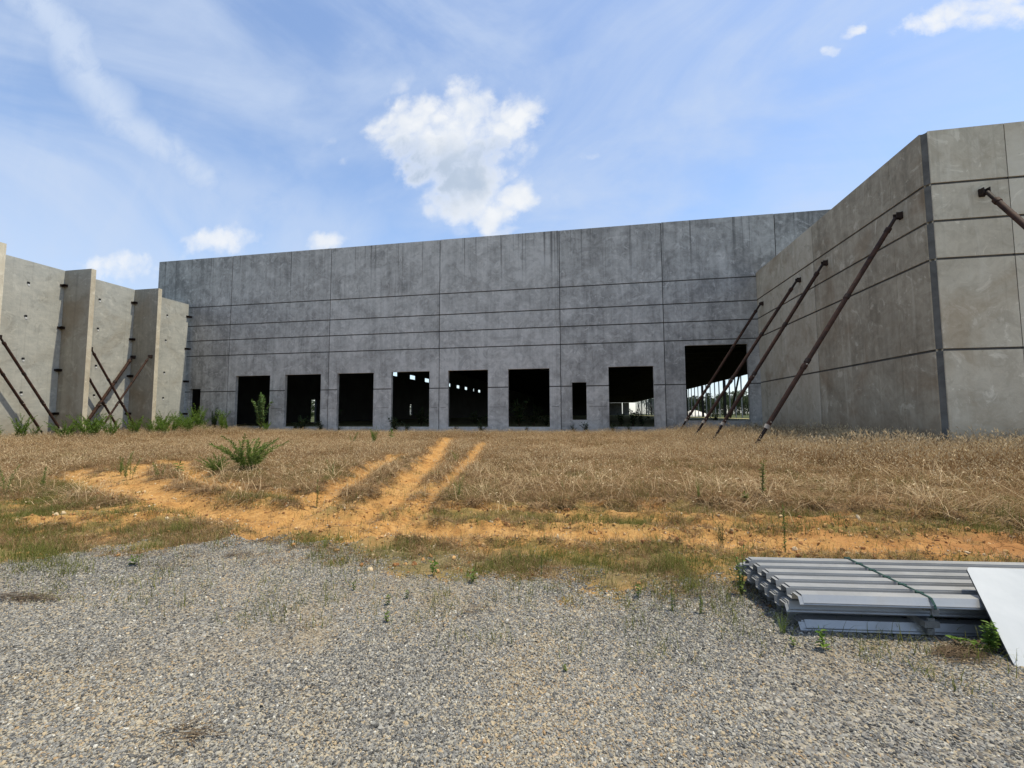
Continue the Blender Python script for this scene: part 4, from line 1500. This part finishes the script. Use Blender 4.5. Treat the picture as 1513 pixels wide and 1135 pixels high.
# --- dead straw lying on the gravel
LITTER = [(30, 886, 45, 5, 160), (1410, 970, 40, 12, 260), (230, 835, 40, 8, 60), (355, 822, 40, 4, 70), (1020, 880, 60, 20, 120), (700, 905, 40, 6, 14), (960, 860, 120, 14, 140), (430, 935, 30, 20, 12), (270, 1090, 40, 14, 30), (1130, 880, 30, 40, 140)]
mb = MB()
for cx_, cy_, rx_, ry_, cnt in LITTER:
    for k in range(cnt):
        qx, qy = px2g(cx_ + RNG.normal(0, rx_ * 0.55), cy_ + RNG.normal(0, ry_ * 0.55))
        a = RNG.normal(0.3, 0.6)
        ln = RNG.uniform(0.06, 0.2)
        qz = on_ground(qx, qy) + 0.014 + RNG.uniform(0, 0.012)
        d = np.array((math.cos(a), math.sin(a), RNG.normal(0, 0.08))) * ln
        s = np.array((-math.sin(a), math.cos(a), 0)) * 0.0022
        p0 = np.array((qx, qy, qz))
        p1 = p0 + d * 0.5 + UPV * RNG.uniform(0, 0.012)
        mb.add([p0 - s, p0 + s, p1 + s, p1 - s, p0 + d + s * 0.3, p0 + d - s * 0.3], [(0, 1, 2, 3), (3, 2, 4, 5)], 0)
o = mb.build('dead_straw', MAT['stem_brown'])
tag(o, kind='stuff')


# --- single plants
def plume_clump(seed, stems, h, spread, green='weed', dense=46, leafw=0.006):
    """fan of stems, each feathered with fine leaves over its upper part; base at the origin"""
    r = np.random.default_rng(seed)
    ms, ml = MB(), MB()
    for k in range(stems):
        a = r.uniform(0, 2 * math.pi)
        lean = r.uniform(0.05, spread)
        hh = h * r.uniform(0.65, 1.05)
        base = np.array((r.normal(0, 0.04 + 0.03 * spread), r.normal(0, 0.04 + 0.03 * spread), -0.03))
        d = np.array((math.cos(a), math.sin(a), 0))
        pts = []
        for i in range(6):
            t = i / 5
            an = lean + 0.35 * spread * t * t
            pts.append(base + (d * math.sin(an) + UPV * math.cos(an)) * hh * t)
        ms.tube(pts, [0.0055 * (1 - 0.7 * i / 5) for i in range(6)], 4, 0, False)
        for j in range(dense):
            t = 0.22 + 0.78 * (j + r.random()) / dense
            i = min(int(t * 5), 4)
            p = pts[i] + (pts[i + 1] - pts[i]) * (t * 5 - i)
            ax = pts[i + 1] - pts[i]
            ax /= np.linalg.norm(ax)
            o_ = r.normal(0, 1, 3)
            o_ -= ax * (o_ @ ax)
            o_ /= np.linalg.norm(o_)
            ln = (0.09 * (1.15 - t) + 0.035) * r.uniform(0.7, 1.3) * (h / 0.9) ** 0.5
            dr = o_ * 0.62 + ax * 0.78
            s = np.cross(dr, r.normal(0, 1, 3))
            s = s / np.linalg.norm(s) * leafw
            e = p + dr * ln + UPV * (-0.15 * ln)
            mdl = p + dr * ln * 0.5
            ml.add([p - s * 0.4, p + s * 0.4, mdl + s, e, mdl - s], [(0, 1, 2, 4), (4, 2, 3)], 0)
    return ms.mesh('stems', [MAT['stem']]), ml.mesh('leaves', [MAT[green]])


def leafy_plant(seed, stems, h, lsize, green, stem='stem', per=14, spread=0.35, start=0.2):
    r = np.random.default_rng(seed)
    ms, ml = MB(), MB()
    for k in range(stems):
        a = r.uniform(0, 2 * math.pi)
        lean = r.uniform(0.0, spread)
        hh = h * r.uniform(0.7, 1.05)
        d = np.array((math.cos(a), math.sin(a), 0))
        base = np.array((r.normal(0, 0.02), r.normal(0, 0.02), -0.03))
        pts = [base + (d * math.sin(lean * (0.5 + t)) + UPV * math.cos(lean * (0.5 + t))) * hh * t + r.normal(0, 0.01, 3) * h for t in np.linspace(0, 1, 5)]
        ms.tube(pts, [0.010 * h * (1.2 - 0.9 * i / 4) + 0.001 for i in range(5)], 5, 0, False)
        for j in range(per):
            t = start + (1 - start) * (j + 0.5) / per
            i = min(int(t * 4), 3)
            p = pts[i] + (pts[i + 1] - pts[i]) * (t * 4 - i)
            az = j * 2.4 + r.uniform(-0.5, 0.5)
            dr = np.array((math.cos(az), math.sin(az), r.uniform(-0.1, 0.75)))
            ln = lsize * r.uniform(0.65, 1.2)
            leaf(ml, p, dr, UPV + r.normal(0, 0.25, 3), ln, ln * r.uniform(0.38, 0.6), 0)
        leaf(ml, pts[-1], d * 0.4 + UPV, d, lsize * 0.7, lsize * 0.3, 0)
    return ms.mesh('stems', [MAT[stem]]), ml.mesh('leaves', [MAT[green]])


def blade_clump(seed, n, h, w, green, spread=0.35):
    r = np.random.default_rng(seed)
    mb = MB()
    for k in range(n):
        base = np.array((r.normal(0, 0.05 * h + 0.01), r.normal(0, 0.05 * h + 0.01), -0.02))
        blade(mb, base, r.uniform(0, 6.28), abs(r.normal(0, spread)), h * r.uniform(0.55, 1.1), w * r.uniform(0.7, 1.2), 0, r.uniform(0.1, 0.7), 4)
    return None, mb.mesh('leaves', [MAT[green]])


KIND = {}


def kind(name, maker, count):
    KIND[name] = [maker(k) for k in range(count)]


kind('plume', lambda k: plume_clump(500 + k, 24, 1.0, 0.58, 'weed', 80, 0.008), 3)
kind('plume_few', lambda k: plume_clump(520 + k, 4, 1.0, 0.28, 'weed', 70), 3)
kind('plume_one', lambda k: plume_clump(540 + k, 1, 1.0, 0.15, 'weed', 110), 2)
kind('plume_row', lambda k: plume_clump(560 + k, 13 + 3 * k, 1.0, 0.42, 'weed_bright', 44, 0.009), 4)
kind('bush', lambda k: plume_clump(580 + k, 24, 1.0, 0.32, 'weed_dark', 60, 0.008), 2)
kind('blades', lambda k: blade_clump(600 + k, 34, 1.0, 0.016, 'weed', 0.3), 3)
kind('slender', lambda k: leafy_plant(620 + k, 3, 1.0, 0.09, 'weed', per=26, spread=0.14, start=0.08), 3)
kind('sapling', lambda k: leafy_plant(640 + k, 10, 1.0, 0.10, 'sap_leaf', 'stem_brown', 46, 0.42, 0.25), 2)
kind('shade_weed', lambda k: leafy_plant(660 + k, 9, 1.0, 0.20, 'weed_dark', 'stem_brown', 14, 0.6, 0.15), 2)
kind('broad', lambda k: leafy_plant(680 + k, 2, 1.0, 0.42, 'weed_bright', per=9, spread=0.3, start=0.1), 3)
kind('tiny', lambda k: leafy_plant(700 + k, 3, 1.0, 0.34, 'weed', per=9, spread=0.45, start=0.15), 3)
kind('dead', lambda k: plume_clump(720 + k, 9, 1.0, 0.4, 'weed_dark', 16, 0.006), 1)
kind('fern', lambda k: leafy_plant(740 + k, 5, 1.0, 0.16, 'weed_bright', per=30, spread=0.85, start=0.2), 1)


def plant(k, name, xy, h, label, group=None, wide=1.0, z=None, cat='weed'):
    """h in metres"""
    x_, y_ = xy
    o = empty(name, (x_, y_, on_ground(x_, y_) if z is None else z), label, cat, group, RNG.uniform(0, 6.28))
    o.scale = (h * wide, h * wide, h)
    st_, lv = KIND[k][RNG.integers(0, len(KIND[k]))]
    for nm, m_ in (('stems', st_), ('leaves', lv)):
        if m_ is None:
            continue
        c_ = bpy.data.objects.new(nm, m_)
        COL.objects.link(c_)
        c_.parent = o
    return o


def hpx(x_, y_, px_h):
    g = px2g(x_, y_)
    return g, px_h * (-(0) + (g[0] * CF[0] + g[1] * CF[1])) / FPX


FIELD = [
    ('plume', 'feathery_weed', 365, 700, 62, 'big green feathery weed fanning out of the dry grass', None, 1.25),
    ('plume', 'feathery_weed', 318, 706, 34, 'low feathery weed at the left foot of the big one', None, 1.1),
    ('plume_few', 'feathery_weed', 178, 703, 38, 'leaning feathery weed at the bend of the sandy track', None, 1.0),
    ('plume_few', 'feathery_weed', 192, 708, 40, 'three stemmed feathery weed right of the leaning one at the track bend', None, 1.2),
    ('plume_one', 'feathery_weed', 57, 728, 46, 'single tall feathery stem in the straw at left', None, 1.0),
    ('plume_few', 'feathery_weed', 4, 738, 56, 'feathery weed cut by the left picture edge', None, 1.0),
    ('plume_few', 'feathery_weed', 237, 712, 26, 'thin pale weed on the sand between two tracks', None, 1.2),
    ('broad', 'leafy_weed', 262, 703, 16, 'small dark broad leaved weed by the sandy track', None, 1.2),
    ('plume_row', 'feathery_weed', 552, 657, 28, 'bright feathery weed before the third door pier', None, 0.6),
    ('plume_few', 'feathery_weed', 520, 656, 18, 'small weed left of the bright feathery one near the wall', None, 1.4),
    ('broad', 'leafy_weed', 578, 650, 15, 'short leafy weed right of the bright feathery one near the wall', None, 0.8),
    ('blades', 'grass_tuft', 673, 688, 24, 'green grass tuft between the two straight wheel tracks', None, 1.0),
    ('blades', 'grass_tuft', 678, 742, 50, 'tall thin green tuft at the edge of the straight tracks', None, 0.7),
    ('plume_few', 'feathery_weed', 492, 712, 28, 'sparse weed left of the middle wheel track', None, 1.1),
    ('blades', 'grass_tuft', 1033, 747, 44, 'green tuft at the front edge of the dry grass', None, 0.5),
    ('slender', 'slender_weed', 1128, 745, 62, 'thin upright weeds in the dry grass left of the sheets', None, 0.9),
    ('blades', 'grass_tuft', 832, 732, 22, 'low green tuft in the middle of the dry grass', None, 0.7),
    ('tiny', 'leafy_weed', 1100, 748, 16, 'low weed beside the thin upright weeds', None, 1.3),
    ('slender', 'slender_weed', 1160, 815, 80, 'tall slender stem behind the corner of the sheets', None, 0.45),
    ('dead', 'dead_weed', 1066, 808, 52, 'dark dead weed on the bare soil left of the sheets', None, 1.0),
    ('bush', 'small_bush', 1411, 660, 32, 'dark green bush at the foot of the beige corner', None, 0.8),
    ('slender', 'slender_weed', 1096, 880, 66, 'leafy green weed at the left end of the sheets', None, 1.0),
    ('blades', 'grass_tuft', 480, 812, 26, 'bright grass tuft where the sand meets the gravel', None, 1.1),
    ('slender', 'slender_weed', 468, 745, 40, 'dark thin weed left of the wheel tracks', None, 0.5),
    ('tiny', 'leafy_weed', 571, 921, 16, 'tiny weed on open gravel, nearer one of two', None, 0.9),
    ('tiny', 'leafy_weed', 573, 894, 15, 'tiny weed on open gravel, farther one of two', None, 0.9),
    ('tiny', 'leafy_weed', 601, 885, 13, 'tiny weed on gravel right of the two close ones', None, 0.8),
    ('tiny', 'leafy_weed', 522, 872, 12, 'tiny weed on gravel left of the two close ones', None, 0.9),
    ('broad', 'leafy_weed', 640, 848, 22, 'small weed where gravel meets the green fringe', None, 0.8),
    ('slender', 'slender_weed', 993, 902, 34, 'upright weed on gravel in front of the fringe at right', None, 0.8),
    ('slender', 'slender_weed', 1036, 908, 32, 'upright weed on gravel nearer the sheets', None, 0.9),
    ('tiny', 'leafy_weed', 944, 882, 18, 'little weed on gravel left of the upright pair', None, 0.9),
    ('broad', 'leafy_weed', 1217, 963, 28, 'bright little weed in front of the stacked sheets', None, 0.9),
    ('tiny', 'leafy_weed', 1173, 958, 13, 'tiny weed left of the bright one before the sheets', None, 1.0),
    ('fern', 'leafy_weed', 1462, 968, 44, 'fern like weed in the shade beside the white board', None, 1.3),
    ('blades', 'grass_tuft', 1158, 938, 46, 'thin shaded grass tuft at the left end of the sheets', None, 0.8),
    ('tiny', 'leafy_weed', 198, 836, 14, 'low weed on gravel at the left margin', None, 1.5),
    ('tiny', 'leafy_weed', 836, 992, 10, 'lone speck of a weed on the near gravel', None, 1.0),
    ('slender', 'slender_weed', 800, 850, 40, 'bent dark weed in the green fringe', None, 0.5),
    ('tiny', 'leafy_weed', 700, 860, 18, 'weed at the front of the green fringe', None, 1.0),
]
for k, nm, qx, qy, hp, lab, grp, wd in FIELD:
    g, h = hpx(qx, qy, hp)
    plant(k, nm, g, h, lab, grp, wd)

# row of weeds at the foot of the pale wall and the grey wall
rowlab = 'green feathery weed in the row along the foot of the pale wall'
for X, Y_, h, wd in [(-28.6, 16.0, 0.9, 1.0), (-28.3, 17.2, 1.0, 0.9), (-28.9, 18.1, 0.8, 1.0), (-27.2, 18.4, 0.95, 1.2), (-26.6, 19.0, 1.05, 1.2), (-27.0, 19.5, 1.0, 1.1), (-26.4, 20.0, 0.9, 1.0), (-28.6, 21.4, 0.7, 0.9),
                    (-27.3, 21.9, 1.35, 1.0), (-26.7, 22.5, 1.25, 1.0), (-26.0, 22.7, 1.0, 1.1), (-26.1, 23.4, 1.0, 1.0), (-25.6, 24.0, 0.95, 1.0), (-28.9, 25.2, 0.9, 1.0), (-28.0, 25.9, 1.15, 1.0), (-27.0, 26.0, 1.1, 1.0), (-27.6, 26.8, 1.0, 1.0), (-29.2, 16.8, 0.9, 1.2), (-27.9, 18.9, 0.8, 1.3), (-28.9, 20.9, 0.7, 1.2), (-26.9, 23.0, 1.0, 1.2), (-26.4, 24.6, 0.8, 1.2), (-27.4, 25.2, 0.9, 1.2), (-25.9, 25.4, 0.7, 1.3)]:
    plant('plume_row', 'feathery_weed', (X, Y_), h * RNG.choice([0.9, 1.1, 1.3, 1.5, 1.9]), rowlab, 'weeds along the foot of the left wall', wd)
plant('bush', 'small_bush', (-26.9, 27.2), 1.75, 'dark pointed bush right of the narrow left doorway', None, 0.55)
plant('sapling', 'sapling', (-26.0, 27.0), 1.7, 'dark young sapling left of the first square doorway', None, 0.7, cat='sapling')
plant('plume_row', 'feathery_weed', (-25.0, 26.0), 1.5, 'large bright weed in front of the first square doorway', None, 0.9)
plant('plume_row', 'feathery_weed', (-24.2, 25.5), 1.2, 'arching bright weed left of the pale leaved sapling', None, 0.9)
plant('sapling', 'sapling', (-22.9, 27.1), 2.75, 'tall pale leaved sapling before the first square doorway', None, 0.62, cat='sapling')
plant('plume_row', 'feathery_weed', (-22.1, 26.6), 0.9, 'low bright weed right of the pale leaved sapling', None, 1.2)
OPEN_X = [(-29.5, 'narrow left doorway'), (-24.5, 'first square doorway'), (-20.4, 'second square doorway'), (-16.2, 'third square doorway'), (-12.1, 'fourth square doorway'), (-8.0, 'fifth square doorway'),
          (-3.9, 'sixth square doorway'), (-0.6, 'narrow right doorway'), (2.6, 'seventh square doorway'), (7.7, 'biggest doorway')]


def at_door(X):
    c_, nm = min(OPEN_X, key=lambda q: abs(q[0] - X))
    dx_ = X - c_
    return ('left part of the ' if dx_ < -0.35 else 'right part of the ' if dx_ > 0.35 else 'middle of the ') + nm


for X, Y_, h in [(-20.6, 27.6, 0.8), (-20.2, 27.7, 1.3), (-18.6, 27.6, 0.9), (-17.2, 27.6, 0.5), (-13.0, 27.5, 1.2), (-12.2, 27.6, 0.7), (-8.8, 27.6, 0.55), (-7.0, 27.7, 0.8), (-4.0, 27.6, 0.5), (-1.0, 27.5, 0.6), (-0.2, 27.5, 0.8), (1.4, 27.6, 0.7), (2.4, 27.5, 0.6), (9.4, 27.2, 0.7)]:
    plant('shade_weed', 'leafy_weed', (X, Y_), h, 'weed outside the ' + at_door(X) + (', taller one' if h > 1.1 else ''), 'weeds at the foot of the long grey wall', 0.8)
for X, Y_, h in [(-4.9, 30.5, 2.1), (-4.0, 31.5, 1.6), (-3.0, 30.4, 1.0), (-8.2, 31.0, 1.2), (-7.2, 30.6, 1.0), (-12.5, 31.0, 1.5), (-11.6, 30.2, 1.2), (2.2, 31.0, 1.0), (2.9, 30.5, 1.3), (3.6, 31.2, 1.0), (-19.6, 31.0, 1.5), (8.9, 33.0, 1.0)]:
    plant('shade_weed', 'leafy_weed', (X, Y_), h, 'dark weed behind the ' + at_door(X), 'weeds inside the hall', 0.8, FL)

# ------------------------------------------------------------------ beyond the hall
mb = MB()
r = np.random.default_rng(5)
nr, na = 7, 18
vs = []
for i in range(nr + 1):
    t = i / nr
    for k in range(na):
        a = 2 * math.pi * k / na
        rr = 5.2 * (1 - t) * (1 + 0.10 * r.normal()) + 0.15
        vs.append((rr * math.cos(a) * 1.2, rr * math.sin(a), 3.4 * t * (1 - 0.15 * t) + 0.08 * r.normal() - 0.3 * (i == 0)))
fs = [(i * na + k, i * na + (k + 1) % na, (i + 1) * na + (k + 1) % na, (i + 1) * na + k) for i in range(nr) for k in range(na)]
fs.append(tuple(nr * na + k for k in range(na)))
mb.add(vs, fs, 0, True)
hp = mb.build('gravel_heap', MAT['heap'])
hp.location = (41.5, 185, 0.3)
tag(hp, 'pale heap of gravel seen through the open bays of the hall', 'heap')


def tree_meshes(seed, h, conifer):
    r = np.random.default_rng(seed)
    mt, mc = MB(), MB()
    bend = r.normal(0, 0.02 * h, 2)
    trunk = [np.array((bend[0] * t * t, bend[1] * t * t, h * 0.93 * t - 0.3)) for t in np.linspace(0, 1, 7)]
    mt.tube(trunk, [0.022 * h * (1 - 0.85 * t) + 0.02 for t in np.linspace(0, 1, 7)], 7, 0, False)
    for k in range(22 if conifer else 15):
        t = r.uniform(0.22, 0.97) if not conifer else 0.15 + 0.82 * (k + r.random()) / 22
        i = min(int(t * 6), 5)
        p = trunk[i] + (trunk[i + 1] - trunk[i]) * (t * 6 - i)
        a = k * 2.399 + r.normal(0, 0.3)
        reach = h * (0.26 * (1.05 - t) + 0.05 if conifer else 0.30 * math.sin(math.pi * min(1, 0.2 + t * 0.75)) + 0.05) * r.uniform(0.7, 1.2)
        tip = p + np.array((math.cos(a) * reach, math.sin(a) * reach, reach * (0.05 if conifer else 0.55)))
        mt.tube([p, (p + tip) / 2 + UPV * 0.02 * h, tip], [0.006 * h, 0.004 * h, 0.002 * h], 4, 0, False)
        for c_ in range(3):
            cc = p + (tip - p) * (0.45 + 0.28 * c_)
            for q in range(34):
                o_ = r.normal(0, 1, 3) * reach * np.array((0.25, 0.25, 0.17))
                b = cc + o_
                s = r.normal(0, 1, 3)
                s /= np.linalg.norm(s)
                u_ = np.cross(s, r.normal(0, 1, 3))
                u_ /= np.linalg.norm(u_)
                ls = 0.022 * h * r.uniform(0.6, 1.3)
                mc.add([b - s * ls, b + u_ * ls * 0.5, b + s * ls, b - u_ * ls * 0.5], [(0, 1, 2, 3)], 0)
    return mt.mesh('trunk', [MAT['bark']]), mc.mesh('crown', [MAT['tree']])


TREES = [tree_meshes(800 + k, 12.0, k % 2 == 0) for k in range(4)]


def tree(X, Y_, h, label, group):
    o = empty('conifer_tree' if False else 'woodland_tree', (X, Y_, 0.4), label, 'tree', group, RNG.uniform(0, 6.28))
    a, b = TREES[RNG.integers(0, 4)]
    o.scale = (h / 12.0 * RNG.uniform(0.95, 1.35),) * 2 + (h / 12.0,)
    for nm, m_ in (('trunk', a), ('crown', b)):
        c_ = bpy.data.objects.new(nm, m_)
        COL.objects.link(c_)
        c_.parent = o


far_lab = 'dark green tree in the wood seen through the open bays of the hall'
for k in range(46):
    ratio = 0.135 + 0.235 * (k % 23) / 22 + RNG.normal(0, 0.003)
    Y_ = (330 if k < 23 else 290) + RNG.uniform(-12, 12)
    tree(ratio * Y_, Y_, RNG.uniform(13.0, 18.5) * (1.0 if k < 23 else 0.75), far_lab, 'trees beyond the open side of the hall')
for k in range(12):
    ratio = 0.19 + 0.17 * k / 11
    Y_ = 240 + RNG.uniform(-8, 8)
    tree(ratio * Y_, Y_, RNG.uniform(2.4, 4.0), 'low green bush at the edge of the wood beyond the hall', 'bushes beyond the open side of the hall')
for X, Y_, h in ((-92, 130, 7.5), (-97, 138, 8.5), (-100, 235, 10)):
    tree(X, Y_, h, 'tree glimpsed through a doorway in the far left wall of the hall', 'trees beyond the left wall of the hall')
